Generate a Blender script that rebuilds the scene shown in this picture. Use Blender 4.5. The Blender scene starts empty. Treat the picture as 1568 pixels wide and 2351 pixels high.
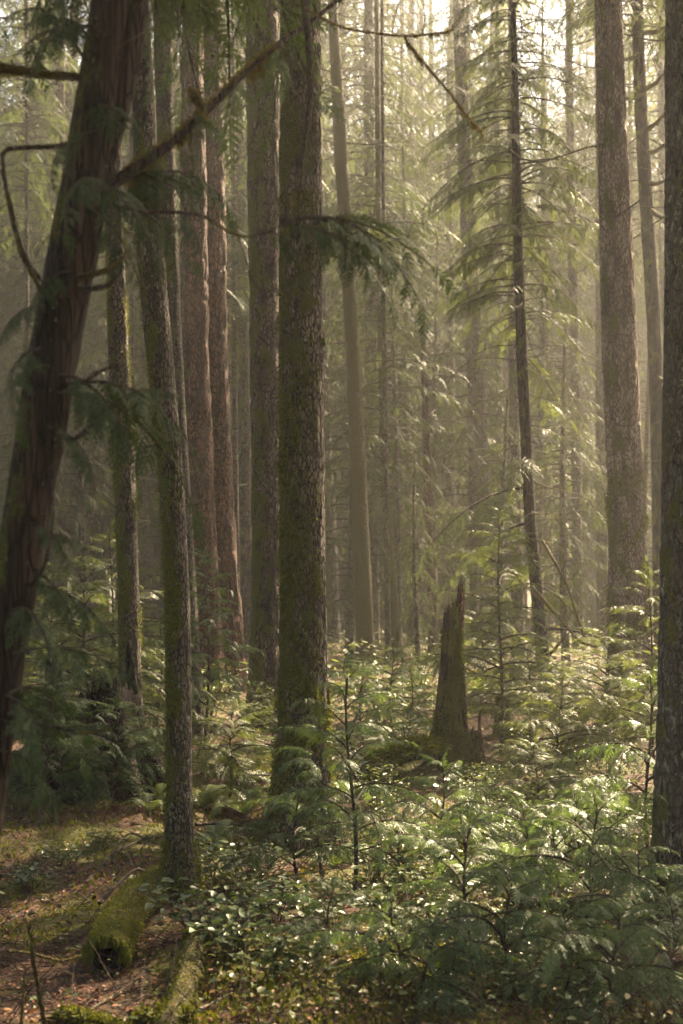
import bpy, math, random
import numpy as np
from mathutils import Vector, Matrix

random.seed(7)
RNG = np.random.default_rng(7)
S = bpy.context.scene
COL = S.collection
K = 3.063e-4            # metres per photo unit per metre of distance (photo measured 1568 x 2351)
CZ = 2.3                # camera height
HOR = 1400.0            # photo row of the horizon
R = math.radians
GOLD = 2.39996


def at(px, py, Y):
    return np.array([(px - 784.0) * K * Y, Y, CZ + (HOR - py) * K * Y])


_gy = [-200, 14, 23, 32, 60, 110, 400]
_gh = [0, 0, 0.6, 0.9, 1.25, 1.5, 1.5]


def gz(x, y):
    x = np.asarray(x, float); y = np.asarray(y, float)
    b = np.interp(y, _gy, _gh)
    n = (0.07 * np.sin(x * 0.9 + 1.3 + 0.4 * np.sin(y * 0.7)) * np.sin(y * 0.8 + 0.5)
         + 0.05 * np.sin(x * 1.9 + y * 0.9) + 0.03 * np.sin(x * 3.7 - y * 2.9 + 1.0)
         + 0.018 * np.sin(x * 7.3 + y * 5.1) + 0.015 * np.sin(y * 8.3 - x * 6.1))
    mound = 0.28 * np.exp(-((x + 3.2) ** 2 / 3.0 + (y - 15.5) ** 2 / 5.0))
    return b + n + mound


# ------------------------------------------------------------------ mesh helpers
class MB:
    """collects quads / tris; builds ONE mesh"""
    def __init__(self):
        self.V = []; self.F = []; self.M = []; self.n = 0

    def add(self, V, F, mat=0):
        V = np.asarray(V, float).reshape(-1, 3); F = np.asarray(F, np.int64)
        if len(V) == 0:
            return
        self.V.append(V); self.F.append(F + self.n); self.M.append(np.full(len(F), mat, np.int32)); self.n += len(V)

    def quads(self, Q, mat=0):
        Q = np.asarray(Q, float).reshape(-1, 4, 3)
        self.add(Q.reshape(-1, 3), np.arange(len(Q) * 4).reshape(-1, 4), mat)

    def tube(self, P, r, seg=6, mat=0):
        V, F = tube(P, r, seg); self.add(V, F, mat)

    def mesh(self, name, mats, smooth=False):
        me = bpy.data.meshes.new(name)
        if self.V:
            V = np.concatenate(self.V); F = np.concatenate(self.F); M = np.concatenate(self.M)
            me.vertices.add(len(V)); me.vertices.foreach_set('co', V.astype(np.float32).ravel())
            me.loops.add(len(F) * 4); me.loops.foreach_set('vertex_index', F.astype(np.int32).ravel())
            me.polygons.add(len(F))
            me.polygons.foreach_set('loop_start', np.arange(0, len(F) * 4, 4, dtype=np.int32))
            me.polygons.foreach_set('material_index', M)
            if smooth:
                me.polygons.foreach_set('use_smooth', np.ones(len(F), bool))
            me.update(calc_edges=True)
        for m in (mats if isinstance(mats, (list, tuple)) else [mats]):
            me.materials.append(m)
        return me


def tube(P, r, seg=6):
    P = np.asarray(P, float); n = len(P)
    r = np.broadcast_to(np.asarray(r, float), (n,))
    T = np.gradient(P, axis=0); T /= np.linalg.norm(T, axis=1)[:, None] + 1e-9
    ref = np.array([0, 0, 1.0]) if abs(T[:, 2]).mean() < 0.8 else np.array([1.0, 0, 0])
    A = np.cross(T, ref); A /= np.linalg.norm(A, axis=1)[:, None] + 1e-9
    B = np.cross(T, A)
    th = np.arange(seg) / seg * 2 * np.pi
    V = P[:, None] + r[:, None, None] * (np.cos(th)[None, :, None] * A[:, None] + np.sin(th)[None, :, None] * B[:, None])
    i = np.arange(n - 1)[:, None] * seg; j = np.arange(seg)[None]
    F = np.stack([i + j, i + (j + 1) % seg, i + seg + (j + 1) % seg, i + seg + j], -1).reshape(-1, 4)
    return V.reshape(-1, 3), F


def obj(name, me, parent=None, M=None):
    o = bpy.data.objects.new(name, me); COL.objects.link(o)
    if parent is not None:
        o.parent = parent
    if M is not None:
        o.matrix_local = M
    return o


def tag(o, label=None, cat=None, group=None, kind=None):
    if label: o['label'] = label
    if cat: o['category'] = cat
    if group: o['group'] = group
    if kind: o['kind'] = kind
    return o


def thing(name, loc, label, cat, group=None):
    o = bpy.data.objects.new(name, None); COL.objects.link(o)
    o.location = Vector(tuple(float(v) for v in loc)); o.empty_display_size = 0.3
    return tag(o, label, cat, group)


def copy_tree(o, parent=None):
    c = o.copy(); COL.objects.link(c)
    if parent is not None:
        c.parent = parent
    for ch in list(o.children):
        copy_tree(ch, c)
    return c


def vnoise(u, v, nu, seed):
    """value noise, periodic in u with period nu"""
    tab = np.random.default_rng(seed).random((nu, 997))
    iu = np.floor(u).astype(int); iv = np.floor(v).astype(int)
    fu = u - iu; fv = v - iv
    fu = fu * fu * (3 - 2 * fu); fv = fv * fv * (3 - 2 * fv)
    a = tab[iu % nu, iv % 997]; b = tab[(iu + 1) % nu, iv % 997]
    c = tab[iu % nu, (iv + 1) % 997]; d = tab[(iu + 1) % nu, (iv + 1) % 997]
    return (a * (1 - fu) + b * fu) * (1 - fv) + (c * (1 - fu) + d * fu) * fv


# ------------------------------------------------------------------ materials
class Nodes:
    def __init__(self, name):
        self.m = bpy.data.materials.new(name); self.m.use_nodes = True
        self.t = self.m.node_tree; self.t.nodes.clear()
        self.out = self.t.nodes.new('ShaderNodeOutputMaterial')

    def n(self, typ, **kw):
        nd = self.t.nodes.new('ShaderNode' + typ)
        for k, v in kw.items():
            if k in ('op',): nd.operation = v
            elif k == 'feature': nd.feature = v
            elif k == 'dtype': nd.data_type = v
            elif k == 'blend': nd.blend_type = v
            else:
                key = int(k[1:]) if k[0] == '_' else k.replace('_', ' ')
                self.put(nd.inputs[key], v)
        return nd

    def put(self, inp, v):
        if isinstance(v, bpy.types.NodeSocket):
            self.t.links.new(v, inp)
        elif isinstance(v, tuple) and inp.type == 'RGBA' and len(v) == 3:
            inp.default_value = (*v, 1)
        else:
            inp.default_value = v

    def ramp(self, fac, stops):
        nd = self.t.nodes.new('ShaderNodeValToRGB'); self.t.links.new(fac, nd.inputs[0])
        el = nd.color_ramp.elements
        while len(el) < len(stops): el.new(0.5)
        for e, (p, c) in zip(el, stops):
            e.position = p; e.color = (*c, 1) if len(c) == 3 else c
        return nd.outputs[0]

    def rng(self, v, a, b, c=0.0, d=1.0):
        nd = self.n('MapRange', _0=v, _1=a, _2=b, _3=c, _4=d); nd.interpolation_type = 'SMOOTHSTEP'
        return nd.outputs[0]

    def math(self, op, a, b=0.0):
        return self.n('Math', op=op, _0=a, _1=b).outputs[0]

    def mix(self, f, a, b):
        nd = self.t.nodes.new('ShaderNodeMix'); nd.data_type = 'RGBA'
        for i, v in ((0, f), (6, a), (7, b)):
            self.put(nd.inputs[i], v)
        return nd.outputs[2]

    def noise(self, vec, scale, detail=4.0, rough=0.55):
        return self.n('TexNoise', Vector=vec, Scale=scale, Detail=detail, Roughness=rough).outputs[0]


def bark(name, dark, light, moss=0.3, lichen=0.3, scale=1.0, mosscol=((0.040, 0.048, 0.008), (0.14, 0.142, 0.020)), mdir=(-0.55, -0.45), lichcol=(0.34, 0.33, 0.25), stretch=1.0):
    N = Nodes(name)
    co = N.n('TexCoord').outputs['Object']
    st = N.n('Mapping', Vector=co, Scale=(1, 1, 0.17 * stretch)).outputs[0]
    n1 = N.noise(st, 24 * scale, 8, 0.68)
    vo = N.n('TexVoronoi', feature='DISTANCE_TO_EDGE', Vector=N.n('Mapping', Vector=co, Scale=(1, 1, 0.36 * stretch)).outputs[0], Scale=27 * scale)
    vo.inputs['Randomness'].default_value = 1
    crack = N.math('ADD', 0.25, N.math('MULTIPLY', N.rng(vo.outputs['Distance'], 0.0, 0.2), 0.75))
    crack = N.math('MULTIPLY', crack, N.rng(N.noise(st, 9 * scale, 3), 0.28, 0.62, 0.35, 1.0))
    h = N.math('MULTIPLY', n1, crack)
    col = N.ramp(h, [(0.08, tuple(c * 0.3 for c in dark)), (0.28, dark), (0.55, light)])
    big = N.noise(co, 2.2, 3)
    col = N.mix(N.rng(big, 0.35, 0.75, 0.0, 0.35), col, N.mix(0.4, dark, light))
    # lichen flakes
    lf = N.noise(N.n('Mapping', Vector=co, Scale=(1, 1, 0.55)).outputs[0], 20 * scale, 5, 0.75)
    lz = N.noise(co, 3.1, 2)
    lm = N.math('MULTIPLY', N.rng(lf, 0.66 - 0.16 * lichen, 0.70 - 0.16 * lichen), N.rng(lz, 0.36, 0.62))
    col = N.mix(N.math('MULTIPLY', lm, 0.8), col, lichcol)
    # moss patches: on the damp side and low on the trunk
    geo = N.n('NewGeometry')
    sx = N.n('SeparateXYZ', Vector=geo.outputs['Normal'])
    side = N.math('ADD', N.math('MULTIPLY', sx.outputs[0], mdir[0]), N.math('MULTIPLY', sx.outputs[1], mdir[1]))
    mn = N.noise(N.n('Mapping', Vector=co, Scale=(1, 1, 0.5)).outputs[0], 4.5, 7, 0.65)
    mv = N.math('ADD', mn, N.math('MULTIPLY', side, 0.22))
    mk = N.rng(mv, 0.74 - 0.42 * moss, 0.86 - 0.42 * moss)
    mf = N.noise(co, 70, 3)
    col = N.mix(mk, col, N.ramp(mf, [(0.3, mosscol[0]), (0.7, mosscol[1])]))
    hh = N.math('ADD', N.math('MULTIPLY', h, 1.0), N.math('ADD', N.math('MULTIPLY', lm, 0.25), N.math('MULTIPLY', mk, N.math('MULTIPLY', mf, 1.3))))
    bp = N.n('Bump', Strength=1.0, Distance=0.05 / scale, Height=hh)
    p = N.n('BsdfPrincipled', Base_Color=col, Roughness=0.85, Normal=bp.outputs[0])
    p.inputs['Specular IOR Level'].default_value = 0.25
    N.t.links.new(p.outputs[0], N.out.inputs[0])
    return N.m


def leaf(name, c1, c2, rough=0.42, trans=0.35, tcol=1.7, spec=0.5):
    N = Nodes(name)
    rnd = N.n('NewGeometry').outputs['Random Per Island']
    co = N.n('TexCoord').outputs['Object']
    big = N.noise(co, 1.3, 2)
    f = N.math('ADD', N.math('MULTIPLY', rnd, 0.6), N.math('MULTIPLY', big, 0.4))
    oi = N.n('ObjectInfo').outputs['Random']
    f = N.math('ADD', f, N.math('MULTIPLY', N.math('SUBTRACT', oi, 0.5), 0.3))
    col = N.mix(f, c1, c2)
    p = N.n('BsdfPrincipled', Base_Color=col, Roughness=rough)
    p.inputs['Specular IOR Level'].default_value = spec
    tc = N.n('Mix', dtype='RGBA', blend='MULTIPLY', _0=1.0, _6=col, _7=(tcol * 1.05, tcol, tcol * 0.62))
    tr = N.n('BsdfTranslucent', Color=tc.outputs[2])
    mx = N.n('MixShader', _0=trans, _1=p.outputs[0], _2=tr.outputs[0])
    N.t.links.new(mx.outputs[0], N.out.inputs[0])
    return N.m


def rampleaf(name, stops, rough=0.6, trans=0.15, spec=0.3):
    N = Nodes(name)
    rnd = N.n('NewGeometry').outputs['Random Per Island']
    col = N.ramp(rnd, stops)
    p = N.n('BsdfPrincipled', Base_Color=col, Roughness=rough)
    p.inputs['Specular IOR Level'].default_value = spec
    tr = N.n('BsdfTranslucent', Color=col)
    mx = N.n('MixShader', _0=trans, _1=p.outputs[0], _2=tr.outputs[0])
    N.t.links.new(mx.outputs[0], N.out.inputs[0])
    return N.m


def ground_mat():
    N = Nodes('forest_floor')
    co = N.n('TexCoord').outputs['Object']
    n1 = N.noise(co, 9, 8, 0.7)
    vo = N.n('TexVoronoi', Vector=co, Scale=34.0)
    litter = N.ramp(n1, [(0.3, (0.012, 0.006, 0.004)), (0.5, (0.05, 0.021, 0.011)), (0.7, (0.11, 0.046, 0.022))])
    chip = N.n('SeparateXYZ', Vector=vo.outputs['Color']).outputs[0]
    litter = N.mix(N.rng(chip, 0.6, 0.9, 0, 0.8), litter, (0.12, 0.05, 0.023))
    mm = N.noise(co, 0.75, 6, 0.62)
    mk = N.rng(mm, 0.46, 0.58)
    mf = N.noise(co, 55, 4, 0.7)
    mc = N.ramp(mf, [(0.3, (0.03, 0.034, 0.006)), (0.7, (0.13, 0.12, 0.018))])
    col = N.mix(mk, litter, mc)
    hh = N.math('ADD', n1, N.math('MULTIPLY', mf, 0.6))
    bp = N.n('Bump', Strength=1.0, Distance=0.05, Height=hh)
    p = N.n('BsdfPrincipled', Base_Color=col, Roughness=0.8, Normal=bp.outputs[0])
    p.inputs['Specular IOR Level'].default_value = 0.25
    N.t.links.new(p.outputs[0], N.out.inputs[0])
    return N.m


M_GROUND = ground_mat()
M_FIR = bark('fir_bark', (0.055, 0.038, 0.028), (0.24, 0.17, 0.125), moss=0.42, lichen=0.22)
M_FIRMAIN = bark('mossy_fir_bark', (0.055, 0.040, 0.030), (0.25, 0.185, 0.14), moss=0.56, lichen=0.55, mdir=(-0.5, -0.25))
M_FIRPALE = bark('pale_fir_bark', (0.15, 0.10, 0.078), (0.42, 0.32, 0.25), moss=0.25, lichen=0.12)  # pale bark, lightened further to make up for its narrow sunlit strip
M_RED = bark('red_fir_bark', (0.05, 0.024, 0.016), (0.20, 0.095, 0.060), moss=0.05, lichen=0.15, scale=0.8)
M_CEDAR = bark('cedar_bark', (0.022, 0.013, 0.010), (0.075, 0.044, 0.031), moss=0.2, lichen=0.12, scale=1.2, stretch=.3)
M_HEM = bark('hemlock_bark', (0.055, 0.042, 0.032), (0.2, 0.155, 0.12), moss=0.4, lichen=0.55, scale=1.6)
M_LICHEN = bark('lichened_bark', (0.04, 0.034, 0.029), (0.12, 0.10, 0.085), moss=0.2, lichen=0.75, scale=1.3)
M_MOSSY = bark('moss_coated_bark', (0.08, 0.06, 0.035), (0.2, 0.16, 0.08), moss=0.85, lichen=0.2, mosscol=((0.05, 0.042, 0.010), (0.13, 0.105, 0.024)))
M_FARBARK = bark('far_bark', (0.06, 0.045, 0.035), (0.17, 0.13, 0.10), moss=0.3, lichen=0.3, scale=0.7)
M_ROT = bark('rotten_wood', (0.05, 0.022, 0.012), (0.19, 0.085, 0.045), moss=0.05, lichen=0.0, scale=1.2)
M_ROTMOSS = bark('mossy_rotten_wood', (0.03, 0.018, 0.012), (0.10, 0.055, 0.032), moss=0.75, lichen=0.1, scale=1.2, mosscol=((0.05, 0.045, 0.008), (0.15, 0.125, 0.02)))
M_SUNTWIG = bark('sun_painted_twig', (0.12, 0.06, 0.025), (0.36, 0.2, 0.09), moss=.2, lichen=.3, scale=3, mosscol=((0.15, 0.10, 0.03), (0.32, 0.22, 0.07)))  # warm sunlight painted into the twig's bark and moss colour
M_ROTDARK = bark('rotten_heart', (0.02, 0.012, 0.008), (0.06, 0.034, 0.022), moss=0.1, lichen=0.0)
M_STUMP = bark('stump_wood', (0.022, 0.014, 0.010), (0.10, 0.058, 0.036), moss=0.62, lichen=0.05, scale=1.3, stretch=.35, mosscol=((0.05, 0.05, 0.008), (0.17, 0.15, 0.022)), mdir=(.5, -.5))
M_TWIG = bark('twig_bark', (0.045, 0.032, 0.024), (0.12, 0.09, 0.07), moss=0.25, lichen=0.3, scale=3)
M_DEADTWIG = bark('dead_twig', (0.10, 0.08, 0.055), (0.25, 0.2, 0.14), moss=0.4, lichen=0.4, scale=3, mosscol=((0.09, 0.08, 0.02), (0.2, 0.17, 0.05)))

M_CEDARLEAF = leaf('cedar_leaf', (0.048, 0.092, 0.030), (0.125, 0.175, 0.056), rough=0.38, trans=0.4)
M_HEMLEAF = leaf('hemlock_needles', (0.050, 0.076, 0.026), (0.130, 0.150, 0.054), rough=0.5, trans=0.4, spec=.35)
M_FARLEAF = leaf('conifer_needles', (0.026, 0.043, 0.018), (0.076, 0.092, 0.038), rough=0.6, trans=0.36, spec=.15)
M_DARKLEAF = leaf('shade_painted_cedar_leaf', (0.022, 0.046, 0.018), (0.055, 0.09, 0.03), rough=0.55, trans=0.3, spec=.2)  # shade painted in as a darker copy of the cedar leaf colour
M_SALAL = leaf('salal_leaf', (0.030, 0.060, 0.020), (0.10, 0.12, 0.032), rough=0.38, trans=0.2)
M_BRIGHTLEAF = leaf('huckleberry_leaf', (0.055, 0.085, 0.020), (0.13, 0.16, 0.035), rough=0.42, trans=0.4)
M_FERN = leaf('fern_leaf', (0.05, 0.085, 0.022), (0.11, 0.14, 0.04), rough=0.42, trans=0.35)
M_MOSS = leaf('moss', (0.045, 0.054, 0.009), (0.145, 0.150, 0.022), rough=0.75, trans=0.25, spec=0.15)
M_COVER = rampleaf('cover_leaf', [(0.0, (0.03, 0.05, 0.016)), (0.5, (0.075, 0.10, 0.026)), (0.8, (0.14, 0.14, 0.03)), (0.92, (0.2, 0.14, 0.03)), (1.0, (0.16, 0.07, 0.025))], rough=.45, trans=.3, spec=.4)
M_HANGMOSS = leaf('hanging_moss', (0.12, 0.10, 0.035), (0.25, 0.20, 0.075), rough=0.8, trans=0.35, spec=0.1, tcol=1.4)
M_LITTER = rampleaf('dead_leaves', [(0.0, (0.05, 0.022, 0.012)), (0.35, (0.10, 0.036, 0.016)), (0.65, (0.18, 0.072, 0.03)), (0.88, (0.25, 0.115, 0.045)), (1.0, (0.27, 0.17, 0.10))])


# ------------------------------------------------------------------ foliage generators
def unit(a):
    return a / (np.linalg.norm(a, axis=-1, keepdims=True) + 1e-9)


def kites(p, d, w):
    """p base, d length vector, w half-width vector -> quads"""
    return np.stack([p, p + 0.42 * d + w, p + d, p + 0.42 * d - w], 1)


def frond(L, lod, rng, droop=0.25, width=0.36):
    """flat spray along +x, quads (n,4,3)"""
    sp = {'hi': 0.027, 'mid': 0.04, 'lo': 0.075}[lod]
    n = max(3, int(L / sp))
    t = (np.arange(n) + 0.5) / n
    prof = np.minimum(1, (t + 0.12) / 0.35) * (1 - t) ** 0.75 + 0.10
    out = []
    for s in (-1, 1):
        tt = t + (0.25 / n) * s
        l = width * L * prof * rng.uniform(0.75, 1.2, n) * (0.7 if lod == 'lo' else 1)
        a = np.radians(rng.uniform(42, 62, n))
        p = np.stack([tt * L, 0 * t, 0 * t], 1)
        d = np.stack([np.cos(a), s * np.sin(a), rng.uniform(-0.22, 0.08, n)], 1) * l[:, None]
        wd = {'hi': 0.0058, 'mid': 0.009, 'lo': 0.019}[lod]
        nrm = np.stack([rng.normal(0, .25, n), rng.normal(0, .25, n), np.ones(n)], 1)
        w = unit(np.cross(nrm, d)) * np.minimum(wd, l * 0.4)[:, None]
        out.append(kites(p, d, w))
        if lod == 'hi':
            for f, s2 in ((0.2, 1), (0.34, -1), (0.48, 1), (0.62, -1), (0.76, 1)):
                pb = p + d * f
                b = np.radians(38) * s2
                l2 = np.minimum(0.32 * l * (1.15 - f), .024)[:, None]
                dd = unit(d)
                d2 = np.stack([dd[:, 0] * np.cos(b) - dd[:, 1] * np.sin(b), dd[:, 0] * np.sin(b) + dd[:, 1] * np.cos(b), dd[:, 2] + rng.uniform(-.2, .05, n)], 1) * l2
                w2 = unit(np.cross(nrm, d2)) * 0.0038
                out.append(kites(pb, d2, w2))
        elif lod == 'mid':
            for f, s2 in ((0.35, 1), (0.6, -1)):
                pb = p + d * f
                b = np.radians(45) * s2
                d2 = np.stack([d[:, 0] * np.cos(b) - d[:, 1] * np.sin(b), d[:, 0] * np.sin(b) + d[:, 1] * np.cos(b), d[:, 2]], 1) * (0.6 * (1.1 - f))
                w2 = unit(np.cross(nrm, d2)) * 0.007
                out.append(kites(pb, d2, w2))
    out.append(kites(np.array([[0, 0, 0.0]]), np.array([[L * 1.05, 0, 0]]), np.array([[0, 0.006 if lod != 'lo' else 0.015, 0]])))
    Q = np.concatenate(out)
    Q[..., 2] -= droop * Q[..., 0] ** 2 / max(L, .01) + 0.35 * droop * np.abs(Q[..., 1]) ** 2 / max(L * 0.3, .01)
    return Q


def basis(x, up):
    x = unit(x); z = up - x * np.dot(up, x); z = z / (np.linalg.norm(z) + 1e-9)
    return np.stack([x, np.cross(z, x), z], 1)


def bough(L, rng, lod, ang=(38, 66), rise=0.15, droop=0.35, spacing=0.09, fl=0.32, t0=0.15, fdroop=0.3, hang=0.25, width=0.36, templ=None):
    """returns wood polyline (P,r) and leaf quads; axis along +x"""
    n = 9
    t = np.linspace(0, 1, n)
    wy = rng.normal(0, .02) * L
    ax = np.stack([t * L, wy * np.sin(t * 5 + rng.uniform(0, 6)), rise * L * t - droop * L * t ** 2], 1)
    T = unit(np.gradient(ax, axis=0))
    ns = max(4, int(L * (1 - t0) / spacing))
    leaves = []; wood = [(ax, L * 0.013 * (1 - 0.85 * t) + 0.0015)]
    for i in range(ns):
        ti = t0 + (1 - t0) * (i + rng.uniform(.1, .9)) / ns
        s = 1 if i % 2 else -1
        p = np.array([np.interp(ti, t, ax[:, k]) for k in range(3)])
        tg = unit(np.array([np.interp(ti, t, T[:, k]) for k in range(3)]))
        prof = min(1, (ti - t0 + .15) / .35) * (1 - ti) ** 0.6 + 0.14
        l = fl * L * prof * rng.uniform(.75, 1.25)
        a = R(rng.uniform(*ang)) * s
        d = np.array([tg[0] * math.cos(a) - tg[1] * math.sin(a), tg[0] * math.sin(a) + tg[1] * math.cos(a), tg[2] * .6 - hang * rng.uniform(.3, 1.3)])
        up = np.array([rng.normal(0, .2), rng.normal(0, .2), 1.0])
        B = basis(d, up)
        Q = frond(l, lod, rng, fdroop, width)
        leaves.append(Q @ B.T + p)
        if lod == 'hi' and l > 0.12:
            q = np.array([[0, 0, 0], [l * .5, 0, -fdroop * l * .25], [l * .95, 0, -fdroop * l * .9]])
            wood.append((q @ B.T + p, np.array([.0028, .002, .001])))
    Q = frond(fl * L * 0.75, lod, rng, fdroop, width)
    leaves.append(Q @ basis(T[-1], np.array([0, 0, 1.0])).T + ax[-1])
    return wood, np.concatenate(leaves)


def bough_mesh(kind, seed, L=1.0, lod='hi', **kw):
    rng = np.random.default_rng(seed)
    wood, Q = bough(L, rng, lod, **kw)
    w = MB()
    for P, r in wood:
        w.tube(P, r, 4)
    l = MB(); l.quads(Q)
    return w.mesh('branch', M_TWIG, True), l


def crown(H, Rad, n, seed, lod, profile, droop=(0.3, 0.6), rise=(0.0, 0.3), spacing=0.2, fl=0.3, dead=0, matw=M_TWIG, matl=M_FARLEAF, fdroop=0.3, gap=0.1, width=.25):
    rng = np.random.default_rng(seed)
    mb = MB()
    for i in range(n):
        if rng.random() < gap:
            continue
        u = (i + rng.uniform(0, 1)) / n
        L = Rad * profile(u) * rng.uniform(.6, 1.2)
        if L < .15: continue
        wood, Q = bough(L, rng, lod, rise=rng.uniform(*rise), droop=rng.uniform(*droop), spacing=spacing, fl=fl, t0=rng.uniform(.15, .4), fdroop=fdroop, hang=0.3, width=width)
        az = i * GOLD + rng.normal(0, .5)
        c, s = math.cos(az), math.sin(az)
        Rz = np.array([[c, -s, 0], [s, c, 0], [0, 0, 1]])
        off = np.array([0, 0, u * H])
        mb.tube(wood[0][0] @ Rz.T + off, wood[0][1] * 0.9, 3, 0)
        mb.quads(Q @ Rz.T + off, 1)
    for i in range(dead):
        u = rng.uniform(-.3, .15)
        L = Rad * rng.uniform(.3, 1.0); az = rng.uniform(0, 6.28)
        c, s = math.cos(az), math.sin(az)
        Rz = np.array([[c, -s, 0], [s, c, 0], [0, 0, 1]])
        for P, r in dead_twigs(L, rng, 6):
            mb.tube(P @ Rz.T + np.array([0, 0, u * H]), r, 3, 0)
    return mb.mesh('crown', [matw, matl])


def dead_twigs(L, rng, nside=10, droop=None):
    t = np.linspace(0, 1, 9)
    dr = rng.uniform(.1, .6) if droop is None else droop
    ax = np.stack([t * L, .06 * L * np.sin(t * rng.uniform(2, 6) + rng.uniform(0, 6)), rng.uniform(-.1, .2) * L * t - dr * L * t ** 2 + .03 * L * np.sin(t * 8 + rng.uniform(0, 6))], 1)
    ax -= ax[0]
    out = [(ax, 0.010 * L ** .5 * (1 - .85 * t) + .002)]
    for i in range(nside):
        ti = rng.uniform(.2, 1); l = L * rng.uniform(.08, .34) * (1.1 - ti * .6)
        p = np.array([np.interp(ti, t, ax[:, k]) for k in range(3)])
        a = rng.uniform(.4, 1.2) * rng.choice([-1, 1])
        q = np.linspace(0, 1, 5)[:, None]
        d = np.array([math.cos(a), math.sin(a), rng.uniform(-.5, .3)])
        out.append((p + d * l * q + np.array([0, 0, -.35 * l]) * q ** 2 + rng.normal(0, .02 * l, (5, 3)) * q, np.linspace(.004, .0012, 5)))
    return out


def moss_blades(P, Nn, l, rng, wid=0.35, down=0.5):
    """small blades at points P with normals Nn"""
    n = len(P)
    P = P + rng.normal(0, .012, (n, 3))
    d = unit(Nn + rng.normal(0, .45, (n, 3)) + np.array([0, 0, -down])) * (l * rng.uniform(.5, 1.3, n))[:, None]
    w = unit(np.cross(d, rng.normal(0, 1, (n, 3)))) * (np.linalg.norm(d, axis=1) * wid * .5)[:, None]
    return kites(P - 0.15 * d, d, w)


# ------------------------------------------------------------------ trunks
def catmull(z, zs, vs):
    """smooth interpolation of vs(zs) at z (monotone-ish: smoothed linear)"""
    k = np.linspace(-.5, .5, 9)[None] * 0.6
    return np.interp(z[:, None] + k * np.gradient(zs).mean(), zs, vs).mean(1)


def trunk_mesh(pts, Y, mat, seg=40, top=24.0, furrow=0.05, amp=0.05, seed=0, flare=0.5, step=None, yoff=None, broken=False, roots=0.0, lump=0.03, ground=True):
    """pts: photo (px,py,width) top to bottom.  returns base point, mesh, sampler"""
    pts = sorted(pts, key=lambda p: -p[1])
    zs = np.array([CZ + (HOR - p[1]) * K * Y for p in pts]); xs = np.array([(p[0] - 784) * K * Y for p in pts]); rs = np.array([p[2] * K * Y / 2 for p in pts])
    xb = xs[0]
    zb = float(gz(xb, Y)) if ground else zs[0]
    if ground:
        if zs[0] > zb:
            sl = (xs[1] - xs[0]) / (zs[1] - zs[0])
            xs = np.r_[xs[0] - sl * (zs[0] - zb + .25), xs]; rs = np.r_[rs[0] * 1.03, rs]; zs = np.r_[zb - .25, zs]
        else:
            zs[0] = zb - .25
    ztop = zs[-1]
    if not broken:
        sl = np.clip((xs[-1] - xs[-3]) / (zs[-1] - zs[-3]), -.3, .3)
        zt = max(top, ztop + 4)
        xs = np.r_[xs, xs[-1] + sl * (zt - ztop)]; rs = np.r_[rs, max(.015, rs[-1] * .12)]; zs = np.r_[zs, zt]
    step = step or max(.022, .0017 * Y)
    z = np.arange(zs[0], ztop, step)
    if not broken:
        z = np.r_[z, np.linspace(ztop, zs[-1], 14)]
    x = catmull(z, zs, xs); r = np.interp(z, zs, rs)
    hb = z - zb
    r = r * (1 + flare * np.exp(-np.maximum(hb, 0) / .28))
    y = np.full_like(z, Y) + 0.02 * np.sin(z * .7 + seed)
    th = np.arange(seg) / seg * 2 * np.pi
    TH, Z = np.meshgrid(th, z)
    rr = r[:, None] * np.ones(seg)[None]
    nu = max(6, int(2 * np.pi * rs.mean() / furrow))
    warp = 0.9 * vnoise(TH / (2 * np.pi) * 4, Z * 1.6, 4, seed + 1)
    f = np.abs(2 * vnoise(TH / (2 * np.pi) * nu + warp * 2, Z / (furrow * 4.5), nu, seed + 2) - 1)
    f2 = vnoise(TH / (2 * np.pi) * nu * 2, Z / (furrow * 3.1), nu * 2, seed + 3)
    lum = vnoise(TH / (2 * np.pi) * 3, Z * 1.1, 3, seed + 4) - .5
    rr = rr * (1 + amp * (np.minimum(f * 2.2, 1) - .6) + amp * .3 * (f2 - .5) + lump * 2 * lum)
    if roots:
        rr = rr * (1 + roots * np.exp(-np.maximum(Z - zb, 0) / .3) * (.5 + .5 * np.sin(TH * 5 + seed)) ** 2)
    V = np.stack([x[:, None] + rr * np.cos(TH), y[:, None] + rr * np.sin(TH), Z], -1)
    n = len(z)
    base = np.array([x[np.argmin(abs(z - zb))], Y, zb])
    i = np.arange(n - 1)[:, None] * seg; j = np.arange(seg)[None]
    F = np.stack([i + j, i + (j + 1) % seg, i + seg + (j + 1) % seg, i + seg + j], -1).reshape(-1, 4)
    mb = MB(); mb.add(V.reshape(-1, 3) - base, F)
    if broken:   # splintered cap: quads fanned to the centre
        top = V[-1] - base; c = top.mean(0) - np.array([0, 0, .1])
        k = np.arange(0, seg, 2)
        mb.quads(np.stack([top[k], top[(k + 1) % seg], top[(k + 2) % seg], np.broadcast_to(c, (len(k), 3))], 1))
    me = mb.mesh('trunk', mat, True)

    def sample(m, zlo, zhi, rng, thlo=0, thhi=6.283):
        ii = np.nonzero((z > zlo) & (z < zhi))[0]
        a = rng.choice(ii, m); b = (rng.uniform(thlo, thhi, m) / (2 * np.pi) * seg).astype(int) % seg
        P = V[a, b] - base
        return P, np.stack([np.cos(th[b]), np.sin(th[b]), 0 * b], 1)

    def axis(zz):
        return np.array([np.interp(zz, z, x), np.interp(zz, z, y), zz]), np.interp(zz, z, r)
    return base, me, sample, axis


# ------------------------------------------------------------------ shared meshes
def prof_tree(u):   # foliage from low to the tip
    return (1 - u) ** .8 * min(1, .45 + u * 2.5) + .05


def prof_low(u):
    return (1 - u) ** .6 * min(1, .35 + u * 1.6) + .06


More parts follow.
